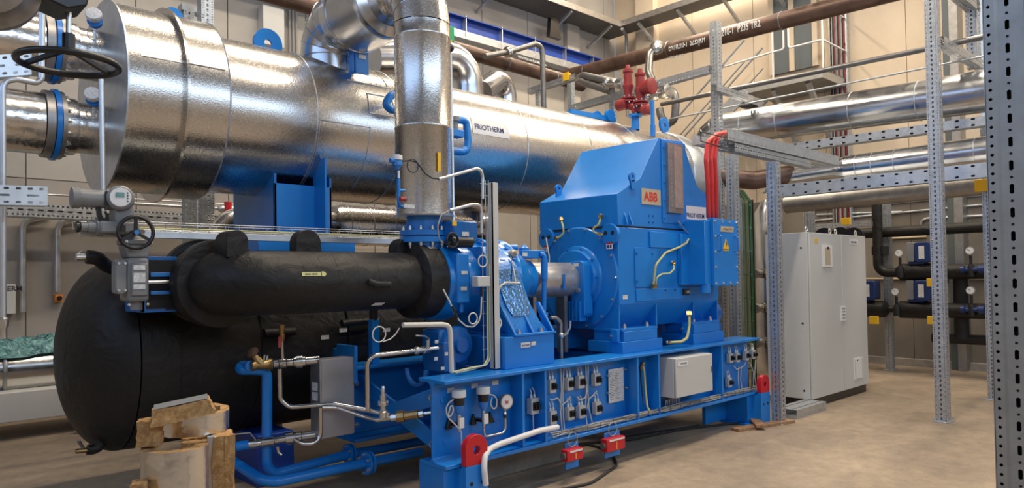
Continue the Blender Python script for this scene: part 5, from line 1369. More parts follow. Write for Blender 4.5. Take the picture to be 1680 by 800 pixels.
b.build('meter_window', None, d1)
x0 = 9.253; z0 = 0.987; z1 = 1.172
b = MB().use(WHITE).box(x0-.05, x0+.09, YC0-.012, YC0, z0, z1)
b.use(PRINTK)
for i in (0, 1):
    for k in range(4): b.cyl((x0-.005+i*.05, YC0-.013, z1-.03-k*.04), (x0-.005+i*.05, YC0-.016, z1-.03-k*.04), .009, n=8)
b.build('lock_panel', None, d1)
x0 = 9.576; x1 = 9.86; z0 = 0.213; z1 = 0.48
b = MB().use(WHITE).box(x0, x1, YC0-.012, YC0, z0, z1).use(GREYD).box(x0+.02, x0+.03, YC0-.013, YC0-.012, z0+.01, z1-.01).box(x1-.03, x1-.02, YC0-.013, YC0-.012, z0+.01, z1-.01).use(PRINTK).box(x0+.08, x0+.11, YC0-.014, YC0-.012, z1-.04, z1-.02)
b.build('vent_panel', None, d2)
x0 = 9.545
b = MB().use(WHITE).box(x0, x0+.26, YC0-.004, YC0, 1.961, 2.033).use(PRINTK); b.text('FRIOTHERM', .034, lambda x, y: (x0+.03+x, YC0-.0055, 1.961+.02+y)); b.build('name_sticker', None, d2)
x0 = 8.497
b = MB().use(YELLOW)
for k in range(2): b.box(x0-.0, x0+.1, YC0-.003, YC0, 1.96+k*.03, 1.96+k*.03+.02)
b.build('warning_sticker', None, d1)
for X in (XC0+.1, XC0+.78, xm+.03, XC1-.12):
    MB().torus((X, YC0+.08, 2.125), (0, 1, 0), .03, .008, 20, 8).build('lifting_eye', PLATED, cb)
for z_ in (.2, 1.0, 1.9):
    MB().cyl((XC0, YC0+.1, z_), (XC0-.004, YC0+.1, z_), .012, n=10).build('screw_cap', BLACK, cb)

# perforated strut profiles with real slots
SC = .10
def strut(p, q, w=SC, face=None, small=True, pitch=.05, name='strut'):
    """box strut with slotted faces between p and q"""
    p = V(p); q = V(q); d = (q-p).normalized(); L = (q-p).length
    if abs(d.z) > .9: u = V(1, 0, 0); v = V(0, 1, 0)
    else:
        v = V(0, 0, 1); u = d.cross(v).normalized()
    h = w/2; b = MB().use(GALV)
    cells = [(0, w*.18, 0, 0, 0, 0), (w*.18, w*.32, 0, 0, 0, 0), (w*.32, w*.68, pitch, w*.085, pitch*.30, 0), (w*.68, w*.82, 0, 0, 0, 0), (w*.82, w, 0, 0, 0, 0)]
    if small: cells = [(0, w*.26, pitch*.5, w*.045, pitch*.14, 0), (w*.26, w*.36, 0, 0, 0, 0), (w*.36, w*.64, pitch, w*.085, pitch*.32, 0), (w*.64, w*.74, 0, 0, 0, 0), (w*.74, w, pitch*.5, w*.045, pitch*.14, 0)]
    b.perf(p-u*h-v*h, u, d, w, L, cells); b.perf(p+u*h+v*h, -u, d, w, L, cells)
    b.perf(p-u*h+v*h, -v, d, w, L, cells); b.perf(p+u*h-v*h, v, d, w, L, cells)
    b.use(GALV)
    for s_, t_ in ((1, 0), (-1, 0), (0, 1), (0, -1)):
        # small ridges give the profile its ribbed look
        for e in (-.22, .22):
            cpt = u*(s_*h)+v*(t_*h)+(v if s_ else u)*(e*w)
            b.obox(p+cpt+d*L/2, d, (v if s_ else u), (u*s_+v*t_), L/2, w*.02, w*.015)
    return b
def column(p, ztop, label, w=SC, plate=True, z0=0.0, pitch=.05):
    t = T('steel_column', label, 'column', (p[0], p[1], z0))
    strut((p[0], p[1], z0+.012), (p[0], p[1], ztop), w, pitch=pitch).build('profile', None, t)
    if plate:
        MB().box(p[0]-.11, p[0]+.11, p[1]-.085, p[1]+.085, z0, z0+.012).build('foot_plate', GALVB, t, bev=.002)
        BO(t, [(p[0]+sx*.085, p[1]+sy*.065, z0+.012) for sx in (-1, 1) for sy in (-1, 1)], (0, 0, 1), .01, .012)
    return t
column((8.56, 2.44), 7.0, 'perforated steel column standing free on the floor right of the grey cabinet', .12)
column((7.33, 3.66), 2.80, 'perforated steel column at the right end of the blue base frame', .11)
column((12.47, 4.30), 3.2, 'perforated steel column in front of the dark wall right of the cabinet', .11)
column((10.42, 2.40), 3.4, 'perforated steel column nearest the right edge behind the front one', .11)
column((8.309, 4.7), 3.121, 'perforated steel column behind the blue terminal box beside the green cables', .12, z0=0)
column((8.95, 5.279), 5.145, 'tall perforated steel column rising behind the red cables', .12)
column((11.2, 5.015), 2.9, 'bluish perforated column end above the grey cabinet', .13)
# tall posts behind the drum at the left
column((2.661, 7.3), 5.2, 'left perforated post rising behind the silver drum at the top', .12)
column((2.591, 7.6), 4.382, 'short perforated post carrying a beam behind the silver drum', .10)
tag(MB().box(2.52, 2.822, 7.55, 7.68, 4.382, 4.446).build('steel_beam', GALV), 'grey beam end on the short post above the silver drum', 'beam')
# foreground column: a wide slotted profile close to the camera
fc = T('steel_column', 'large slotted steel column cut by the right edge, closest to the camera', 'column', (2.06, .42, 0))
b = MB().use(GALVN); W_ = .11; Xf = 2.05; Yl = 0.472
o_ = V(Xf, Yl, 0)
b.perf(o_, (0, -1, 0), (0, 0, 1), .022, 3.42, [(0, .004, 0, 0, 0, 0), (.004, .017, .0228, .0042, .0042, 0), (.017, .022, 0, 0, 0, 0)])
b.add([o_+V(0, -.022, 0), o_+V(.006, -.028, 0), o_+V(.006, -.028, 3.42), o_+V(0, -.022, 3.42)], [(0, 1, 2, 3)])
b.perf(o_+V(.006, -.028, 0), (0, -1, 0), (0, 0, 1), .054, 3.42, [(0, .012, 0, 0, 0, 0), (.012, .027, .057, .0045, .0125, 0), (.027, .054, 0, 0, 0, 0)])
b.use(DARK)
for k in range(60):
    zc_ = .057*k
    b.cyl(o_+V(.0055, -.0475, zc_), o_+V(.0048, -.0475, zc_), .0032, n=10)
b.use(GALVN)
b.add([o_+V(.006, -.082, 0), o_+V(0, -.088, 0), o_+V(0, -.088, 3.42), o_+V(.006, -.082, 3.42)], [(0, 1, 2, 3)])
b.perf(o_+V(0, -.088, 0), (0, -1, 0), (0, 0, 1), .022, 3.42, [(0, .005, 0, 0, 0, 0), (.005, .018, .0228, .0042, .0042, 0), (.018, .022, 0, 0, 0, 0)])
b.box(Xf, Xf+.11, Yl-.001, Yl+.002, 0, 3.42).box(Xf, Xf+.11, Yl-.112, Yl-.109, 0, 3.42).box(Xf+.107, Xf+.11, Yl-.11, Yl, 0, 3.42)
b.use(DARK).box(Xf+.03, Xf+.10, Yl-.10, Yl-.01, 0, 3.4)  # dark core added inside the profile so its slots look shaded
b.build('profile', None, fc)
MB().box(Xf-.05, Xf+.16, Yl-.16, Yl+.05, 0, .015).build('foot_plate', GALVB, fc)

def rail(p, q, label, w=.08, h=None, cat='beam', group=None, name='strut_rail'):
    o = strut(p, q, w).build(name, None, loc=p); return tag(o, label, cat, group)
# rack beams carrying the brown pipes behind the drum
rail((8.95,6.222,4.446), (8.95,5.345,4.49), 'slotted beam reaching the tall column, above the red safety valves', .09) if False else rail((8.6,7.639,4.312), (8.6,5.155,4.381), 'long slotted beam running to the tall column behind the red safety valves', .10)
rail((8.2,8.263,4.636), (8.2,7.224,4.654), 'short slotted beam with a yellow end cap above the silver drum', .09)
column((8.2, 8.041), 4.631, 'left short post behind the drum under the short slotted beam', .08, plate=False, z0=0)
column((8.6, 7.701), 4.769, 'middle post behind the drum between the two slotted beams', .09, plate=False, z0=0)
column((8.6, 6.842), 4.325, 'right short post behind the drum below the long slotted beam', .09, plate=False, z0=0)
tag(MB().box(8.13, 8.15, 7.329-.0, 7.443, 4.622, 4.744).box(8.14, 8.2, 7.329+.01, 7.443-.01, 4.631, 4.735).build('end_cap', YELLOW), 'yellow end cap on the short slotted beam above the silver drum', 'end cap')
# long tray (solid side plate with holes) from the red cables to the right
tr = T('cable_tray', 'wide perforated cable tray beam crossing from the red cables to the ducts', 'cable tray', (7.6, 3.65, 2.8))
tX0, tX1 = 6.379, 9.017
tz1, tz0 = 3.042, 2.927
b = MB().use(GALV)
L_ = tX1-tX0
b.perf((tX0, 3.65, tz0), (0, 0, 1), (1, 0, 0), tz1-tz0, L_, [(0, (tz1-tz0)*.4, .08, .006, .008, 0), ((tz1-tz0)*.4, (tz1-tz0)*.62, 0, 0, 0, 0), ((tz1-tz0)*.62, tz1-tz0, .08, .006, .008, 0)])
b.box(tX0, tX1, 3.655, 3.658, tz0, tz1)
b.build('front_side', None, tr)
b = MB().use(GALV); b.perf((tX0, 3.65, tz0), (0, 1, 0), (1, 0, 0), .40, L_, [(0, .04, 0, 0, 0, 0), (.04, .12, .05, .012, .017, 0), (.12, .28, .05, .012, .017, 0), (.28, .36, .05, .012, .017, 0), (.36, .4, 0, 0, 0, 0)])
b.build('tray_floor', None, tr)
MB().box(tX0, tX1, 4.05, 4.053, tz0, tz1).build('rear_side', GALV, tr)
rail((tX0+.15, 3.70, tz0-.055), (tX1-.75, 3.70, tz0-.055), 'slotted carrier rail directly underneath the wide cable tray', .08)
# red cables over the hook
hkx = 6.307
o = MB().tube([(5.73,3.55,2.816), (5.733,3.55,2.906), (6.478,3.72,2.968), (6.505,3.72,3.058), (6.534,3.74,2.916), (6.335,3.72,2.865), (5.767,3.56,2.822)], .006, .01, 8)
tag(o.build('cable_hook', BLACK), 'black wire cable holder at the end of the wide cable tray', 'holder')
for k, (xa, xb) in enumerate(((1160, 1163), (1167, 1169), (1174, 1176))):
    pass
for nm, pts in (('left', [(6.608,3.78,3.043), (6.328,3.74,2.989), (6.091,3.7,2.882), (6.052,3.7,2.7), (6.109,3.72,2.484), (6.271,3.82,2.167)]), ('middle', [(6.656,3.8,3.059), (6.408,3.76,3.008), (6.201,3.72,2.898), (6.172,3.72,2.715), (6.219,3.74,2.495), (6.367,3.83,2.172)]), ('right', [(6.703,3.82,3.075), (6.513,3.78,3.031), (6.326,3.74,2.94), (6.285,3.74,2.741), (6.332,3.76,2.506), (6.459,3.84,2.177)])):
    tag(MB().tube(pts, .021, .09, 14).build('red_cable', REDCAB), 'thick red power cable entering the blue terminal box from above, '+nm+' of three', 'cable')

# green cable ladder behind
gl = T('cable_ladder', 'vertical ladder of green cables between the columns left of the cabinet', 'cable ladder', (8.985, 4.9, 0))
gx = 8.854; gx1 = 9.152
MB().box(gx-.02, gx, 4.88, 4.94, 0, 2.62).build('side_rail', GALV, gl)
MB().box(gx1, gx1+.02, 4.88, 4.94, 0, 2.62).build('side_rail', BLACK, gl)
for k in range(8): MB().box(gx, gx1, 4.9, 4.92, .3+k*.32, .32+k*.32).build('rung', GALV, gl)
for k in range(8):
    X = gx+.012+k*(gx1-gx-.02)/8
    tag(MB().tube([(X, 4.88, .02), (X+.003, 4.875, 1.2), (X, 4.88, 2.6), (X-.08, 4.95, 2.75)], .006, .08, 7).build('green_cable', GREENC if k % 3 != 2 else RUBBER), ('dull green' if k % 3 != 2 else 'black')+' thin cable on the vertical ladder, '+('outermost left', 'second from the left', 'third from the left', 'fourth from the left', 'fourth from the right', 'third from the right', 'second from the right', 'outermost right')[k], 'cable', 'cables on the vertical ladder')
# perforated floor tray end beside the cabinet
b = MB().use(GALV); b.perf((7.62, 3.60, .10), (0, 1, 0), (1, 0, 0), .25, .75, [(0, .125, .06, .012, .02, 0), (.125, .25, .06, .012, .02, 0)])
b.box(7.62, 8.37, 3.597, 3.60, .04, .10).box(7.62, 8.37, 3.85, 3.853, .04, .10).box(7.62, 8.37, 3.6, 3.85, .0, .04)
tag(b.build('floor_cable_tray', None), 'short perforated cable tray on the floor at the cabinet foot', 'cable tray')

# ================================================================ DUCTS AND PIPES ON THE RIGHT
def duct(name, label, pts_r, m, seams, xd, cat='duct'):
    t = T(name, label, cat, pts_r[0][0]); return t
d1s = V((9.8,5.645,3.803)); d1e = V((9.8,2.114,3.703)); dirn = (d1e-d1s).normalized()
dt = T('ventilation_duct', 'wide silver insulated duct running along the right at upper height', 'duct', d1s)
Ld = (d1e-d1s).length
MB().lathe(d1s, d1e-d1s, [(0, .242), (Ld+1.2, .252)], 64).build('duct_jacket', DUCT, dt)
for px in (.35, .9, 1.9, 2.7):
    MB().torus(d1s+dirn*px, dirn, .248, .006, 64, 6).build('duct_seam', GALVB, dt)
gores(None, d1s-dirn*.0+V(.0, 0, -.30), (0, 0, 1), -dirn, .30, .242, 4, DUCT, 'bend_segment', dt)
MB().lathe(d1s-dirn*.30+V(0, 0, -.30), (0, 0, -1), [(0, .242), (.25, .242)], 48).build('down_jacket', DUCT, dt)
d2s = V((9.8,4.748,2.958)); d2m = V((9.8,3.856,2.99)); d2e = V((9.8,2.131,3.008))
dt = T('ventilation_duct', 'narrower silver duct with a stepped collar below the wide one', 'duct', d2s)
D = d2m-d2s; MB().lathe(d2s, D, [(0, .128), (D.length*.78, .128), (D.length*.8, .138), (D.length*.84, .138), (D.length*.86, .15), (D.length, .168)], 48).build('duct_jacket', DUCT, dt)
D = d2e-d2m; MB().lathe(d2m, D, [(0, .168), (D.length+1, .172)], 48).build('duct_jacket', DUCT, dt)
gores(None, d2s+V(0, 0, -.18), (0, 0, 1), -(d2m-d2s).normalized(), .18, .128, 3, DUCT, 'bend_segment', dt)
for f_ in (.15, .35, .62, 1.5): MB().torus(d2m+D.normalized()*f_, D, .171, .005, 48, 6).build('duct_seam', GALVB, dt)
def railbox(p, q, w, h, label, m=GALVB, holes=True):
    p = V(p); q = V(q); d = (q-p).normalized(); L = (q-p).length; b = MB().use(m)
    u = V(0, 0, 1); sd = d.cross(u).normalized()
    if sd.x > 0: sd = -sd
    b.perf(p+sd*w/2-u*h/2, u, d, h, L, [(0, h*.34, .16, .012, .022, 0), (h*.34, h*.66, 0, 0, 0, 0), (h*.66, h, .16, .012, .022, 0)])
    b.perf(p-sd*w/2-u*h/2, u, d, h, L, [(0, h, 0, 0, 0, 0)]); b.perf(p-sd*w/2-u*h/2, sd, d, w, L, [(0, w, 0, 0, 0, 0)]); b.perf(p-sd*w/2+u*h/2, sd, d, w, L, [(0, w, 0, 0, 0, 0)])
    return tag(b.build('support_channel', None, loc=p), label, 'beam')
railbox((9.6,4.718,2.749), (9.6,2.093,2.751), .14, .17, 'bright bluish perforated channel carrying the narrower silver duct')
railbox((9.75,4.58,3.357), (9.75,2.112,3.34), .16, .11, 'dark perforated channel right under the wide silver duct', GALV)
rail((9.3,4.554,2.645), (9.3,4.203,2.564), 'slotted bracket end with yellow cap under the bluish channel', .09) if False else None
tag(MB().lathe((10.6,5.096,2.65), V((10.6,2.316,2.694))-V((10.6,5.096,2.65)), [(0, .13), (4, .13)], 32).build('insulated_pipe', STEELD), 'dull dark pipe running behind the bluish channel', 'pipe')
# thin rails and conduits along the right
def line(p, q, r, label, m=STEELP, cat='pipe', name='thin_pipe'):
    return tag(MB().tube([p, q], r, 0, 14).build(name, m), label, cat)
line((9.3,6.45,4.258), (9.3,1.99,4.208), .034, 'long grey steel pipe rising diagonally in front of the gallery')
line((9.4,6.411,4.027), (9.4,1.903,4.018), .012, 'thin steel rod running parallel below the long grey pipe', GALV)
rail((9.3,5.393,4.247), (9.3,5.061,4.076), 'short slotted bracket left of the gallery holding the grey pipe', .10) if False else rail((8.7, 5.172, 4.152), (9.7, 5.172, 4.152), 'short slotted bracket holding the long grey pipe beside the tall column', .09)
rail((8.764,2.44,4.117), (10.393,2.44,4.163), 'slotted cross beam between the free column and the rear post at top right', .10)
column((10.212, 2.44), 7.0, 'bluish perforated post at the top right behind the big front column', .12, plate=False, z0=0) if False else None
uc = T('steel_column', 'bluish perforated hanging post at the top right between ducts and the front column', 'column', (9.3,2.243,3.865))
_p = V((10.2,2.46,4.099)); strut(_p, (_p.x, _p.y, 4.945+.6), .13).build('profile', None, uc)
WL[uc.name] = V(uc.location)
rail((9.0, _p.y, 4.87), (10.3, _p.y, 4.87), 'slotted beam crossing the hanging post at the very top right', .13)

# brown steel mains
bp = T('brown_main_pipe', 'rusty brown steel main with white stencilled lettering rising to the right', 'pipe', (10.2,8.399,5.454))
p0 = V((10.2,9.315,5.47)); p1 = V((10.2,3.105,5.319)); dn = (p1-p0).normalized(); Rp = .128
MB().tube([p0-dn*.1, p1], Rp, 0, 36).build('pipe_barrel', RUST, bp)
for px, py in ((0, 0),):
    for q in ((10.2,6.893,5.416), (10.2,4.905,5.361), (10.2,8.74,5.438)):
        MB().torus(q, dn, Rp, .012, 36, 8).build('weld_collar', STEELP, bp)
def pipe_text(b, txt, size, q, a0, rr, cond=1.15):
    q = V(q); side = V(-1, 0, 0); side = (side-dn*side.dot(dn)).normalized(); up = side.cross(dn); up = up if up.z > 0 else -up
    return b.text(txt, size, lambda x, y: q+dn*x+side*math.cos(a0+y/rr)*rr+up*math.sin(a0+y/rr)*rr, cond=cond, curved=True)
b = MB().use(CHALK); pipe_text(b, 'EN10210-1  S235JRH', .16, (10.2,6.821,5.388), -.35, Rp+.003, .50); b.build('stencil', None, bp)
b = MB().use(CHALK); pipe_text(b, 'EN10210-1  P235 TR2', .15, (10.2,6.058,5.39), -.35, Rp+.003, .64); b.build('stencil', None, bp)
b = MB().use(CHALK); pipe_text(b, 'EURO PIPE', .06, (10.2,6.823,5.305), -.75, Rp+.003) if False else pipe_text(b, 'TR2 219 L', .06, (10.2,6.823,5.305), -.75, Rp+.003); b.build('stencil', None, bp)
bq = T('brown_main_pipe', 'rusty brown steel main crossing behind the silver riser at the top', 'pipe', (5, 8, 4.9))
p2 = V((3.35,8.0,4.978)); p3 = V((9.219,8.0,4.86))
MB().tube([p2, p3], .108, 0, 36).build('pipe_barrel', RUST, bq)
dnq = (p3-p2).normalized()
for q in ((7.182,8.0,4.942), (7.445,8.0,4.891), (8.508,8.0,4.867)):
    MB().torus(q, dnq, .108, .010, 36, 8).build('weld_collar', STEELP, bq)
b = MB().use(CHALK)
b.text('EN10210 CORTEN', .07, lambda x, y: V((7.615,8.0,4.963))+dnq*x+V(0, -math.cos(.25+y/.11)*.1105, math.sin(.25+y/.11)*.1105), cond=1.1, curved=True)
b.build('stencil', None, bq)
bq = T('brown_main_pipe', 'second brown main seen above the yellow cap at the top left centre', 'pipe', (6, 9.2, 5.5))
MB().tube([(7.168,9.0,5.304), (9.853,9.0,5.246)], .07, 0, 24).build('pipe_barrel', RUST, bq)
tag(MB().tube([(6.748,7.7,4.792), (7.231,7.7,4.954), (7.789,7.7,5.193), (7.923,7.7,5.183), (7.948,7.7,5.055), (7.964,7.7,3.911)], .042, .12, 18).build('steel_pipe', STEELP), 'grey steel branch pipe hooking over and down behind the silver drum', 'pipe')
o = T('pipe_collar', 'shiny steel union collar at the start of the hooked branch pipe', 'pipe fitting', (7.231,7.7,4.954))
MB().lathe((7.169,7.7,4.932), V((7.294,7.7,4.976))-V((7.169,7.7,4.932)), [(0, .07), (.02, .085), (.06, .085), (.08, .06)], 20).build('collar', STEEL, o)
# silver bends behind the drum
def bend(label, pA, pB, pC, r, m=DUCT):
    t = T('duct_bend', label, 'duct', pA)
    MB().tube([pA, pB, pC], r, r*1.6, 40, seg=5).build('bend_jacket', m, t)
    return t
bend('silver duct bend dropping right of the riser behind the drum', (4.416,7.0,4.132), (5.853,7.0,4.445), (5.782, 7.0, 0.0), .20)
bend('smaller silver duct bend behind the drum right of the first', (6.247,7.2,4.094), (6.86,7.4,4.482), (6.895,7.4,3.807), .155)
t_ = bend('silver jacketed bend lying behind the blue saddle at the left', (2.617,7.0,1.843), (2.766,7.0,2.192), (4.006,7.0,2.219), .14, JACKET)
MB().box(3.234-.05, 3.234+.05, 6.95, 7.05, 0, 2.187-.12).build('duct_stand', GALV, t_)
t = T('supply_duct', 'large silver duct lying behind the riser under the condenser', 'duct', (4.12,7.2,2.223))
MB().lathe((3.894,7.0,2.201), (1, 0, 0), [(0, .20), (.05, .225), (2.2, .225)], 48).build('duct_jacket', JACKET, t)
for k in range(6): MB().torus(V((3.894,7.0,2.201))+V(.12+.28*k, 0, 0), (1, 0, 0), .226, .006, 48, 6).build('duct_seam', GALVB, t)
# steel bends near the safety valves
tag(MB().tube([(9.9,6.966,5.401), (9.7,6.936,5.23), (9.6,6.895,4.919), (9.6,6.803,4.729), (9.6,6.423,4.504), (9.6,6.381,4.35), (9.6,6.411,4.065), (9.6,6.515,4.004), (9.5,6.594,4.082), (9.5,6.625,4.253)], .062, .18, 20).build('steel_pipe', STEELP), 'grey steel pipe swan neck hanging from the lettered brown main', 'pipe')
o = T('flange_pair', 'shiny bolted flange on the lettered brown main at the swan neck', 'flange', (9.9,6.954,5.398))
MB().lathe((9.85,6.882,5.36), (-1, -.3, .1), [(0, .11), (.04, .115), (.05, .115), (.09, .10), (.1, .06)], 24).build('flange_disc', STEEL, o)
tag(MB().tube([(8.4,6.69,4.355), (8.4,7.226,4.596), (8.4,7.388,4.706), (8.4,7.248,4.715), (8.4,6.921,4.588), (8.4,6.516,4.438)], .058, .12, 20).build('steel_pipe', STEELP), 'grey steel hairpin pipe left of the red safety valves', 'pipe')
for nm, q, d_ in (('left', (8.3,6.529,4.423), (0, -1, -.2)), ('right', (8.3,5.773,4.12), (0, -1, .1))):
    o = T('flexible_coupling', 'shiny steel coupling '+nm+' of the red safety valves', 'pipe fitting', q)
    MB().lathe(q, d_, [(-.22, .05), (-.20, .09), (-.16, .09), (-.15, .06), (-.08, .07), (-.02, .055), (.02, .075), (.08, .075), (.10, .1), (.14, .1), (.15, .05)], 24).build('coupling_body', STEEL, o)
# red safety valves with manifold
XS = 7.6
def sv(px_top, label, q0, q1, q2, ztop):
    t = T('safety_relief_valve', label, 'safety valve', q2)
    h = q0[2]-q2[2]; x, y, z = q2
    MB().lathe((x, y, z), (0, 0, 1), [(0, .045), (.03, .045), (.031, .10), (.055, .10), (.056, .06), (.07, .06), (.072, .10), (.095, .10), (.096, .055), (.20, .06), (.23, .075), (.26, .075), (.27, .06), (.42, .055), (.43, .068), (.46, .068), (.47, .035), (.52, .03), (h, .024)], 24).build('valve_body', REDOX, t)
    BO(t, circ((x, y, z+.095), (0, 0, 1), .085, 8), (0, 0, 1), .011, .015)
    BO(t, circ((x, y, z+.031), (0, 0, -1), .085, 8), (0, 0, -1), .011, .015)
    return t
t = sv(0, 'left taller red safety valve above the silver drum', (7.6,5.799,4.392), None, (7.6,5.791,3.861), 0)
t = sv(0, 'right red safety valve with round side outlet above the silver drum', (7.6,5.593,4.281), None, (7.6,5.594,3.776), 0)
MB().lathe((7.6,5.54,4.038), (0, -1, 0), [(0, .09), (.10, .10), (.12, .11), (.14, .11), (.15, .08)], 24).build('side_outlet', REDOX, t)
o = T('valve_manifold', 'oxide red two-way manifold under the two safety valves', 'pipe fitting', (7.6,5.686,3.648))
MB().tube([(7.6,5.78,3.908), (7.6,5.801,3.863), (7.6,5.682,3.809), (7.6,5.566,3.755), (7.6,5.583,3.854)], .055, .05, 18).build('manifold_body', REDOX, o)
MB().lathe((7.55,5.823,3.867), (0, -1, 0), [(-.1, .075), (.04, .075), (.05, .06)], 20).build('round_cap', REDOX, o)
MB().lathe((7.55,5.462,3.729), (0, -1, 0), [(-.05, .07), (.04, .07), (.05, .05)], 20).build('round_cap', REDOX, o)
MB().cyl((7.6,5.682,3.809), (7.6,5.684,3.728), .05).build('outlet', REDOX, o)
o = T('blue_nozzle', 'blue flanged nozzle on the drum carrying the red manifold', 'nozzle', (7.5,5.613,3.526))
MB().lathe((7.6,5.684,3.712), (0, 0, -1), [(0, .09), (.03, .09), (.031, .05), (.2, .055)], 24).build('nozzle', BLUE, o)
BO(o, circ((7.6,5.684,3.712), (0, 0, 1), .075, 8), (0, 0, 1), .01, .014)
tag(MB().tube([(7.4,5.268,3.786), (7.4,5.265,3.479)], .026, 0, 14).use(BLUE).tube([(7.4,5.265,3.479), (7.4,5.269,3.333)], .034, 0, 14).build('sensor_tube', GALVB), 'pale upright tube with blue foot right of the red safety valves', 'pipe')
o = MB().ring((7.9,5.428,3.574), (0, 1, 0), .10, .03, .03, 24).build('lifting_lug', BLUE, cd)
for q in ((7.0,5.728,3.617), (7.1,5.76,3.653)): pass
tag(MB().bar((6.562,5.9,3.637), (7.436,5.9,3.653), .05, .06).lathe((7.298,5.9,3.69), (0, -1, 0), [(0, .075), (.06, .075)], 20).build('blue_bar', BLUE), 'blue bar with round plate lying on top of the silver drum', 'bracket')


# ================================================================ WALL BEAM, TRAYS, GALLERY
rb = T('crane_beam', 'long dark blue painted beam along the upper back wall', 'beam', (8, 10.2, 6.3))
q0 = V((8.018,10.15,6.077)); q1 = V((12.263,10.15,6.245)); 
zt_ = 6.38; zb_ = 6.121
MB().box(q0.x-6, q1.x, 10.10, 10.18, zb_, zt_).build('web', NAVY, rb, bev=.004)
MB().box(q0.x-6, q1.x, 10.0, 10.28, zt_-.02, zt_).build('top_flange', NAVY, rb)
MB().box(q0.x-6, q1.x, 10.02, 10.26, zb_-.14, zb_).build('pale_rail', GALVB, rb)
for k in range(7): MB().box(q0.x+.3+k*.9, q0.x+.32+k*.9, 10.0, 10.1, zb_-.1, zt_+.03).build('clamp', GALVB, rb)
tag(MB().prism([(10.6, 6.55), (10.95, 6.55), (10.85, 6.95), (10.65, 6.95)], 'y', 10.05, 10.15).build('floodlight', BLACK), 'small black floodlight standing on the dark blue beam', 'lamp')
# tray gantry along the walls
gt = T('cable_walkway', 'wide perforated cable walkway running high along both walls into the corner', 'cable tray', (11, 10, 7.1))
GZ = 7.12
MB().box(2.0, XW-.22, 9.78, YW-.02, GZ, GZ+.03).build('tray_floor', GRATE, gt)
MB().box(XW-.72, XW-.22, -2, 9.78, GZ, GZ+.03).build('tray_floor', GRATE, gt)
MB().box(2.0, XW-.72, 9.76, 9.78, GZ, GZ+.12).build('tray_edge', STEELD, gt)
MB().box(XW-.74, XW-.72, -2, 9.78, GZ, GZ+.12).build('tray_edge', STEELD, gt)
for X in (5, 7, 9, 11, 12.3):
    MB().bar((X, YW-.02, GZ-.35), (X, 9.8, GZ-.03), .05, .05).build('bracket', GALV, gt)
for Y_ in (9.3, 8.3, 7.3, 6.3, 5.3):
    MB().bar((XW-.02, Y_, GZ-.40), (XW-.70, Y_, GZ-.03), .05, .06).build('bracket', GALV, gt)
tag(MB().tube([(12.55, 9.7, 7.05), (12.9, 9.85, 7.0), (12.95, 9.9, 6.8), (12.95, 9.9, 5.2)], .035, .12, 12).build('wall_conduit', GREYD), 'grey conduit bending down from the walkway in the corner', 'conduit')
# gallery with door
struct(MB().box(XW-.06, XW-.01, 5.734, 6.587, 5.462, 5.462+2.35).build('door_1', DOORG, bev=.005))
for yy in (5.734, 6.181, 6.587):
    struct(MB().box(XW-.09, XW, yy-.05, yy+.05, 5.462, 5.462+2.4).build('trim_3', WALLR, bev=.004))
gz = 5.107
ga_ = T('gallery_platform', 'small cream steel gallery platform with white railing in front of the grey door', 'platform', (12.6, 6.2, gz))
gy0, gy1 = 5.192, 6.629
MB().box(12.25, XW-.02, gy0, gy1, gz-.16, gz-.02).build('platform_frame', GALVN, ga_, bev=.006)
MB().box(12.25, XW-.02, gy0-.0, gy1, gz-.02, gz).build('deck', GRATE, ga_)
MB().bar((XW-.02, gy0+.3, gz-1.1), (12.35, gy0+.3, gz-.16), .08, .08).build('brace', GALV, ga_)
MB().bar((XW-.02, gy1-.5, gz-1.1), (12.35, gy1-.5, gz-.16), .08, .08).build('brace', GALV, ga_)
rw = .018
def rl(pts, nm='handrail'): return MB().tube(pts, rw, .05, 10).build(nm, WHITE, ga_)
rl([(12.28, 6.094, gz), (12.28, 6.094, gz+1.1), (12.28, 5.887, gz+1.15), (12.28, 5.887, gz+.5), (12.28, 6.094, gz+.5)])
rl([(12.28, 5.796, gz+1.1), (12.28, 5.796, gz+.5), (12.28, gy0, gz+.5), (XW-.05, gy0, gz+.5)])
rl([(12.28, 5.796, gz+1.1), (12.28, gy0, gz+1.1), (XW-.05, gy0, gz+1.1)])
rl([(12.28, gy0, gz), (12.28, gy0, gz+1.1)], 'post'); rl([(XW-.05, gy0, gz), (XW-.05, gy0, gz+1.1)], 'post')
rl([(12.28, 6.094, gz+1.1), (12.28, 9.2, gz+.95)]); rl([(12.28, 6.094, gz+.5), (12.28, 9.2, gz+.35)])
st = T('gallery_stair', 'pale steel stair with handrails descending left from the gallery behind the safety valves', 'stair', (12.5, 8, 2.2))
for X in (12.25, 12.95):
    MB().bar((X, gy1, gz-.1), (X, 10.2, gz-2.9), .04, .26, (0, .6, .75)).build('stringer', GALV, st)
for k in range(12):
    MB().box(12.27, 12.93, gy1+.12+k*.26, gy1+.36+k*.26, gz-.28-k*.235, gz-.25-k*.235).build('tread', GRATE, st)
for X in (12.25, 12.95):
    MB().tube([(X, gy1, gz+.85), (X, 10.1, gz-1.95)], .02, 0, 8).build('handrail', GALV, st)
    MB().tube([(X, gy1, gz+.45), (X, 10.1, gz-2.35)], .015, 0, 8).build('handrail', GALV, st)
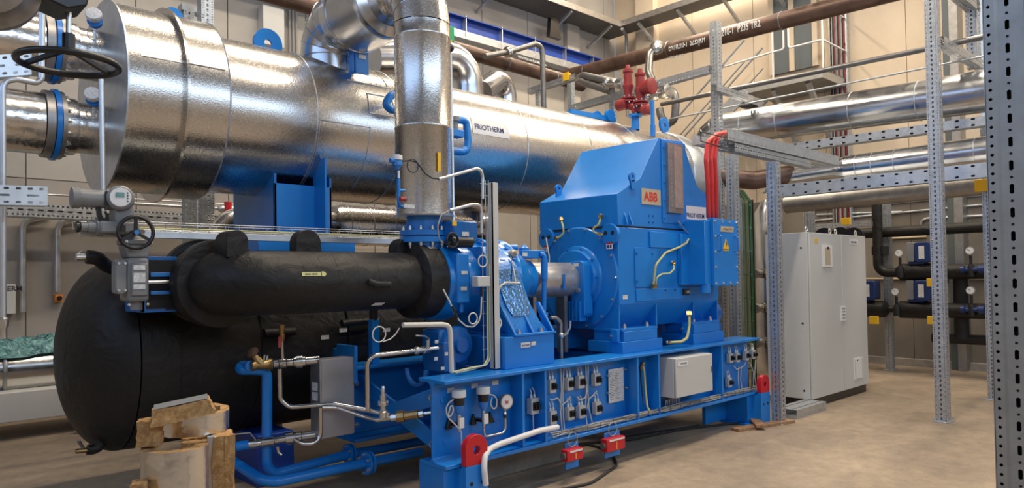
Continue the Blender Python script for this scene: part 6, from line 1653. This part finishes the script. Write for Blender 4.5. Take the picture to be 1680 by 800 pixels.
# wall cable ladder with dark and brown cables
wl = T('wall_cable_ladder', 'bundle ladder of dark and brown cables rising on the cream wall beside the gallery', 'cable ladder', (XW-.1, 5.308, 3.2))
wy0, wy1 = 5.166, 5.437
for k in range(11):
    MB().tube([(XW-.10, wy0+.03+k*(wy1-wy0-.06)/10, 1.0), (XW-.10, wy0+.03+k*(wy1-wy0-.06)/10, ZC-.2)], .012, 0, 6).build('cable', (REDOX, RUBBER, GCAB, GREYD)[k % 4], wl)
for k in range(16): MB().box(XW-.09, XW-.04, wy0, wy1, 1.2+k*.45, 1.25+k*.45).build('rung', BLACK, wl)
MB().box(XW-.12, XW-.02, wy0-.03, wy0, 1, ZC-.1).build('side_rail', GALV, wl); MB().box(XW-.12, XW-.02, wy1, wy1+.03, 1, ZC-.1).build('side_rail', STEELD, wl)
# dark recesses / wall posts at the top right
struct(MB().box(XW-.2, XW, 3.479, 3.593, 0, ZC).build('trim_4', DOORG))
struct(MB().box(XW-.3, XW, 3.349, 3.47, 0, ZC).build('trim_5', STEELD))
struct(MB().box(XW-.06, XW, 2.574, 3.104, 2, ZC-.5).build('window_3', mat('bluish_window_pane', (.45, .6, .8), .2)))

# ================================================================ PUMPS IN THE RIGHT BACKGROUND
XPm = 12.2
NAVYP = mat('shade_darkened_navy_pump', (0.01, 0.03, 0.13), 0.4)  # navy darkened further, the shadow around the pumps put into the paint
def pump_unit(py, pz, label, h=.30):
    t = T('circulation_pump', label, 'pump', (XPm, py, pz-.15), 'circulation pumps at the wall')
    MB().tube([(XPm, py+.34, pz), (XPm, py+.26, pz), (XPm, py-.30, pz), (XPm, py-.36, pz)], [.06, .135, .135, .06], 0, 24).build('body_jacket', FOAM, t)
    MB().box(XPm-.10, XPm+.12, py-.10, py+.12, pz+.12, pz+.16).build('foot_plate', NAVYP, t)
    MB().prism(rrect(py-.20, py+.02, pz+.15, pz+.46, .04), 'x', XPm-.14, XPm+.12).build('motor', NAVYP, t, bev=.01)
    MB().prism(rrect(py+.03, py+.14, pz+.16, pz+.46, .02), 'x', XPm-.12, XPm+.1).build('electronics_box', GREYD, t, bev=.006)
    MB().box(XPm-.142, XPm-.14, py-.12, py-.04, pz+.2, pz+.40).build('rating_plate', LABEL, t)
    return t
pyA = 3.754; zA = 1.589; zB = 1.002
pump_unit(pyA, zA, 'upper dark blue circulation pump between two columns at the wall')
pump_unit(pyA+.02, zB, 'lower dark blue circulation pump between two columns at the wall')
pump_unit(4.266+.3, zB, 'left lower circulation pump half hidden by the cabinet and column')
def foam_run(pts, r, label, fil=.16):
    return tag(MB().tube(pts, r, fil, 20).build('insulated_pipe', FOAM), label, 'insulated pipe')
foam_run([(12.35, 5.6, 2.236), (12.35, 1.3, 2.236+.02)], .085, 'long black insulated header pipe behind the cabinet and columns')
foam_run([(12.2, 4.352, 2.818), (12.2, 4.352, zA), (12.2, pyA+.3, zA)], .075, 'black insulated riser turning into the upper pump')
foam_run([(12.2, pyA-.35, zA), (12.2, 1.4, zA)], .115, 'thick black insulated pipe right of the upper pump')
foam_run([(12.2, pyA-.35, zB), (12.2, 1.4, zB)], .115, 'thick black insulated pipe right of the lower pump')
foam_run([(12.2, pyA+.36, zB), (12.2, pyA+1.3, zB)], .05, 'thin black insulated pipe left of the lower pump')
foam_run([(12.3, 3.222, zA), (12.3, 3.222, 0.57)], .10, 'black insulated down pipe joining both pump lines')
foam_run([(12.3, 3.222+.4, 0.57), (12.3, 3.052-.4, 0.571)], .075, 'lowest black insulated pipe at the right wall')
tag(MB().box(12.15, 12.45, 4.262, 4.429, 1.873, 2.011).build('clamp_box', BLACK), 'small black box on the riser above the upper pump', 'box')
def gauge(py_, pz_, label):
    t = T('dial_gauge', label, 'gauge', (12.05, py_, pz_-.4))
    MB().lathe((12.05, py_, pz_), (-1, -.1, 0), [(0, .055), (.03, .06), (.04, .06), (.041, .05)], 28).build('case', STEELD, t)
    MB().lathe((12.008, py_, pz_), (-1, -.1, 0), [(0, .0), (0, .05), (.001, .05)], 28).build('dial', WHITE, t)
    MB().bar((12.006, py_-.0, pz_), (12.005, py_+.03, pz_+.03), .004, .006).build('needle', PRINTK, t)
    MB().cyl((12.06, py_, pz_-.07), (12.06, py_, pz_-.35), .02).build('stem', BLACK, t)
    MB().lathe((12.06, py_, pz_-.2), (0, 0, -1), [(0, .03), (.05, .05), (.18, .05)], 14).build('valve_jacket', FOAM, t)
gauge(3.019, 1.891, 'upper right round dial gauge above the black pipes')
gauge(3.026, 1.311, 'lower right round dial gauge above the black pipes')
gauge(3.978, 1.888, 'upper left dial gauge beside the slim background column')
gauge(4.046, 1.288, 'lower left dial gauge beside the slim background column')
for p, lb in (((12.0,2.998,1.614), 'upper'), ((12.0,3.013,1.028), 'lower')):
    tag(MB().lathe(V(p)+V(.05, .15, 0), (0, -1, 0), [(0, .05), (.05, .06), (.06, .035), (.22, .035), (.23, .06), (.3, .06)], 18).build('blue_valve', NAVYP), lb+' blue lever valve on the thick black pipes at the right', 'valve')
def ytag(q, label, w=.13, h=.12):
    x, y, z = q
    return tag(MB().box(x-.03, x+.03, y-w/2, y+w/2, z-h/2, z+h/2).build('yellow_cap', YELLOW, bev=.005), label, 'end cap')
ytag((11.9,4.329,0.838), 'yellow cap on the strut low beside the cabinet, left of three')
ytag((11.9,3.492,1.431), 'yellow cap hanging between the two pump lines')
ytag((11.9,3.498,0.866), 'yellow cap under the lower pump line in the middle')
ytag((10.36,2.444,2.658), 'large yellow cap beside the front column at duct height', .16, .15)
ytag((10.8,4.966,2.736), 'yellow cap on the strut end above the grey cabinet', .14, .10)
ytag((10.8,5.007,2.626), 'small yellow cap hanging above the cabinet corner', .07, .12)
ytag((11.5,4.564,2.4), 'yellow cap on the rail above the cabinet middle', .13, .11)
for i, (a, c) in enumerate(((0, 0),)):
    pass
line((13.28,5.855,2.78), (13.28,2.905,2.808), .02, 'uppermost thin yellowish pipe along the right wall', GALVB)
line((13.28,5.86,2.574), (13.28,2.909,2.654), .02, 'second thin steel pipe along the right wall', GALV)
line((13.28,5.8,2.684), (13.28,4.328,2.628), .02, 'short thin steel pipe above the cabinet', GALV)
line((13.28,4.735,2.176), (13.28,3.96,2.18), .02, 'short thin pipe under the black header pipe', BEIGE)
line((13.28,4.957,1.481), (13.28,2.939,1.465), .02, 'thin beige pipe behind the pumps', BEIGE)
tag(MB().tube([(13.28,4.04,2.328), (13.28,4.037,2.451), (13.28,3.934,2.486), (13.28,2.914,2.472)], .022, .08, 12).build('bent_pipe', GALVB), 'bent thin pipe starting above the header pipe', 'pipe')
rail((12.0,5.246,2.374), (12.0,4.364,2.379), 'slotted rail behind the yellow cap above the cabinet', .09)
for k, (px_, nm) in enumerate(((1398, 'left'), (1412, 'right'))):
    pass
for nm, q in (('left', (10.9,4.656,2.194)), ('middle', (10.9,4.419,2.19)), ('right', (10.9,4.225,2.171))):
    t = T('pipe_end', nm+' black insulated pipe arch peeking above the grey cabinet', 'insulated pipe', q)
    MB().torus(V(q), (1, 0, 0), .12, .045, 20, 12, 0, math.pi).build('pipe_arch', FOAM, t) if False else MB().lathe(V(q)+V(.0, 0, -.05), (1, .3, 0), [(0, .08), (.0, .14), (.25, .14), (.25, .08)], 24).build('jacket', FOAM, t)
# silver tank behind the columns left of the cabinet
tag(MB().lathe((10.624, 5.4, 0), (0, 0, 1), [(0, .01), (0.01, .22), (2.55, .22), (2.75, .10), (2.76, .01)], 40).build('vertical_tank', DUCT), 'upright silver jacketed vessel half hidden behind the columns', 'vessel')
t = T('insulated_riser', 'thick bare grey pipe bend behind the columns above the terminal box', 'pipe', (9.2, 5.6, 2.2))
MB().tube([(9.0,5.314,2.97), (9.4,5.003,2.918), (9.8,4.612,3.004)], .13, .2, 24).build('pipe_barrel', RUST, t)
for i, (z_, nm) in enumerate(((.5, 'lowest'), (1.0, 'second'), (1.5, 'third'))):
    o = T('valve_group', nm+' dark valve with handwheel in the gap left of the cabinet', 'valve', (9.699, 5.1, z_))
    X = 9.699
    MB().lathe((X-.15, 5.1, z_+.1), (1, 0, 0), [(0, .07), (.05, .07), (.051, .045), (.1, .06), (.2, .06), (.25, .045), (.251, .07), (.3, .07)], 18).build('body', STEELD, o)
    MB().torus((X, 4.98, z_+.1), (0, 1, 0), .08, .01, 24, 8).build('handwheel', BLACK, o)
    MB().cyl((X, 5.1, z_+.1), (X, 4.96, z_+.1), .012).build('stem', STEELD, o)

# ================================================================ LEFT SIDE
# wire basket tray running between condenser and suction pipe
YT = 5.1
zt1 = 1.948
wt = T('wire_basket_tray', 'long wire basket cable tray passing between the silver drum and black pipe', 'cable tray', (1.5, YT, zt1-.05))
x0, x1 = 1.081, 4.0
MB().box(x0, x1, YT-.02, YT+.02, zt1-.055, zt1-.01).build('support_rail', GALVB, wt, bev=.002)
b = MB()
for y_, z_ in ((YT-.03, 0), (YT-.03, .05), (YT+.17, 0), (YT+.17, .05), (YT+.03, 0), (YT+.1, 0)):
    b.tube([(x0, y_, zt1+z_), (x1, y_, zt1+z_)], .0028, 0, 5)
n = int((x1-x0)/.1)
for k in range(n):
    X = x0+k*.1; b.tube([(X, YT-.03, zt1+.05), (X, YT-.03, zt1), (X, YT+.17, zt1), (X, YT+.17, zt1+.05)], .0025, 0, 4)
b.build('wire_basket', GALV, wt)
for k, mm in enumerate((YGRN, GCAB, IVORY, RUBBER, GCAB)):
    o = MB().tube([(x0+.3, YT+.01+.025*k, zt1+.012), ((x0+x1)/2, YT+.02+.02*k, zt1+.016), (x1-.05, YT+.0+.025*k, zt1+.012)], .006, 0, 6).build('basket_cable', mm)
    tag(o, ('yellow green cable along the front edge of the long wire basket tray', 'grey cable second from the front in the wire basket tray', 'ivory cable in the middle of the wire basket tray', 'black cable in the wire basket tray', 'grey cable at the rear edge of the wire basket tray')[k], 'cable', 'cables in the wire basket tray')
# perforated trays at the far left and along the wall
def ptray(p, q, h, d, label, m=GALVB):
    p = V(p); q = V(q); b = MB().use(m); L = (q-p).length; dr_ = (q-p).normalized()
    b.perf(p, (0, 0, 1), dr_, h, L, [(0, h*.3, .05, h*.06, .013, 0), (h*.3, h*.7, .10, h*.06, .03, 0), (h*.7, h, .05, h*.06, .013, 0)])
    b.perf(p, (0, 1, 0), dr_, d, L, [(0, d, 0, 0, 0, 0)]); b.perf(p+V(0, 0, h), (0, 1, 0), dr_, d, L, [(0, d, 0, 0, 0, 0)])
    b.perf(p+V(0, d, 0), (0, 0, 1), dr_, h, L, [(0, h, 0, 0, 0, 0)])
    return tag(b.build('perforated_tray', None, loc=p), label, 'cable tray')
ptray((0.556,4.6,2.02), (0.823,4.6,2.029), .105, .1, 'short perforated rail ending left of the grey valve actuator')
ptray((0.603,5.0,2.78), (0.814,5.0,2.84), .13, .1, 'perforated rail ending in front of the foil header pipes')
ptray((1.253,9.9,2.39), (5.664,9.9,2.323), .16, .3, 'long pale perforated tray along the back wall at the left')
line((1.645,9.8,2.643), (7.234,9.8,2.679), .012, 'upper thin pipe along the back wall at the left', GALVB)
line((2.449,9.7,2.585), (7.158,9.7,2.565), .022, 'lower thin pipe along the back wall at the left', GALVB)
o = T('pipe_clip_valve', 'small steel valve with red knob on the thin wall pipe', 'valve', (3.772,9.65,2.579))
MB().lathe((3.675,9.65,2.573), (1, 0, 0), [(0, .03), (.05, .06), (.3, .06), (.35, .03)], 14).build('body', GALVB, o)
MB().lathe((3.786,9.6,2.584), (0, 0, 1), [(-.06, .05), (.08, .05)], 12).build('red_knob', RED, o)
column((3.234, 9.0), 4.2, 'bluish perforated post below the drum against the back wall', .20) if False else column((3.083, 8.6), 4.2, 'bluish perforated post visible below the left part of the silver drum', .17)
column((3.866, 8.8), 4.2, 'second bluish post below the drum next to the blue saddle', .14)
for nm, px_, z0_, z1_ in (('left', 1.608, 1.257, 2.4), ('right', 1.971, 1.5, 2.386)):
    tag(MB().tube([(px_, 10.42, z0_), (px_, 10.42, z1_-.1), (px_+.05, 10.42, z1_), (px_+.3, 10.42, z1_+.08)], .035, .1, 12).build('wall_conduit', GALVB), nm+' pale vertical conduit on the back wall below the long tray', 'conduit')
o = T('wall_switch', 'orange wall switch box at the bottom of the right pale conduit', 'switch', (1.994,10.45,1.407))
MB().box(1.939, 2.024, 10.38, 10.49, 1.37, 1.462).build('box', ORANGE, o, bev=.006)
MB().lathe((1.981,10.38,1.416), (0, -1, 0), [(0, .03), (.03, .03)], 14).build('knob', BLACK, o)
o = T('wall_cabinet', 'small white wall cabinet behind the steel pipe at the far left', 'electrical box', (1.45,10.4,1.242))
MB().box(1.294, 1.52, 10.3, 10.49, 1.246, 1.601).build('housing', GREYP, o, bev=.008)
b = MB().use(PRINTK); _x = 1.375; _z = 1.522; b.text('FRIOTHERM', .08, lambda x, y: (_x-.22+x, 10.296, _z+y)); b.build('lettering', None, o)
# wrapped machine at the far left
YR = 9.25
wm = T('wrapped_chiller', 'steel cased machine with teal plastic film on top at the far left', 'machine', (1.4, YR, .15))
rr_ = (0.945-0.434)/2; zc_ = (0.945+0.434)/2
MB().lathe((-1.5, YR, zc_), (1, 0, 0), [(0, rr_), (3.9, rr_)], 48).build('steel_drum', STEEL, wm)
MB().torus((1.238, YR, zc_), (1, 0, 0), rr_+.01, .02, 48, 8).build('drum_band', STEELD, wm)
MB().box(-1.5, 2.35, 8.85, 9.7, 0.19, zc_-rr_*.75).build('base_casing', GREYP, wm, bev=.01)
b = MB(); rr = random.Random(3); gx_ = [(-1.5+3.75*i/40) for i in range(41)]
vs = []; 
for i, X in enumerate(gx_):
    for j in range(15):
        a = R(25)+R(130)*j/14
        vs.append((X+rr.uniform(-.03, .03), YR-math.cos(a)*(rr_*1.04+.04*rr.random()), zc_+rr_*.12+math.sin(a)*(rr_*.98+.10*rr.random())))
fs = [(i*15+j, (i+1)*15+j, (i+1)*15+j+1, i*15+j+1) for i in range(40) for j in range(14)]
b.add(vs, fs); b.build('film_cover', TARP, wm)
for X in (-1.0, .6, 2.1): MB().box(X-.05, X+.05, 8.95, 9.6, 0, 0.19).build('leg', STEELD, wm)
tag(MB().box(1.85, 2.2, 8.7, 8.8, 0, .16).build('timber_block', WOODR), 'small timber block on the floor beside the wrapped machine', 'block')
# thin bent tubes at the left edge
tag(MB().tube([(0.664,4.9,1.33), (0.659,4.9,2.71), (0.676,4.9,2.758), (0.727,4.9,2.774), (0.822,4.9,2.77), (0.846,4.9,2.796), (0.849,4.9,3.21)], .017, .07, 12).build('bent_tube', GALVB), 'thin steel tube with two bends at the left edge in front of the header pipes', 'pipe')
tag(MB().lathe((0.663,4.9,1.415), (0, 0, -1), [(0, .018), (.01, .028), (.05, .028), (.06, .02), (.12, .02)], 14).build('tube_valve', PLATED), 'small steel fitting at the foot of the thin tube at the left edge', 'pipe fitting')
tag(MB().tube([(1.157,4.9,2.935), (0.988,4.15,2.081)], .017, 0, 12).build('straight_tube', GALVB) if False else MB().tube([(1.181,5.0,2.877), (1.19,5.0,2.18)], .016, 0, 12).build('straight_tube', GALVB), 'straight steel rod rising from the grey valve actuator', 'pipe')
# big handwheel valve at the top left
hv = T('gate_valve', 'dark gate valve drive with a large black horizontal handwheel at the upper left', 'valve', (0.673,3.35,2.61))
c_ = V((0.673,3.35,2.5))
MB().torus(c_, (0, 0, 1), .180, .014, 56, 10).build('handwheel', BLACK, hv)
b = MB()
for k in range(3):
    an = R(20+120*k); b.bar(c_+V(0, 0, .06), c_+V(math.cos(an)*.175, math.sin(an)*.175, 0), .020, .016, (0, 0, 1))
b.build('spokes', BLACK, hv)
MB().cyl(c_+V(0, 0, .04), c_+V(0, 0, .12), .024).build('hub', BLACK, hv)
MB().cyl(c_+V(0, 0, .1), c_+V(0, 0, .40), .0105).build('stem', PLATED, hv)
q = V((0.673,3.35,2.749))
MB().prism([(q.x-.12, q.z-.02), (q.x-.02, q.z-.05), (q.x+.05, q.z-.02), (q.x+.07, q.z+.1), (q.x-.13, q.z+.1)], 'y', 3.27, 3.45).box(q.x-.2, q.x-.1, 3.3, 3.42, q.z, q.z+.1).build('gear_head', BLACK, hv, bev=.006)
t = T('black_pipe_end', 'dark rounded pipe end cropped by the upper left corner', 'pipe', (0.455,3.3,2.667))
MB().lathe((0.441,3.5,2.781), (-.25, -1, -.1), [(0, .10), (.02, .16), (.12, .172), (.13, .18), (.16, .18), (.17, .165), (.24, .14), (.27, .09), (.28, .0)], 40).build('end_cap', STEELD, t)

# wall fittings high on the back wall between riser and posts
tag(MB().box(4.604, 4.945, 10.3, 10.5, 5.163, 5.767).build('wall_panel', GREYP, bev=.01), 'pale flat box on the back wall above the drum, left of the dark conduits', 'electrical box')
for k, nm in enumerate(('left', 'middle', 'right')):
    X = 5.085+k*.055
    tag(MB().tube([(X, 10.42, 3.2), (X, 10.42, 8.6)], .018, 0, 10).build('wall_conduit', GREYD), nm+' dark conduit of three running up the back wall left of the silver bend', 'conduit')
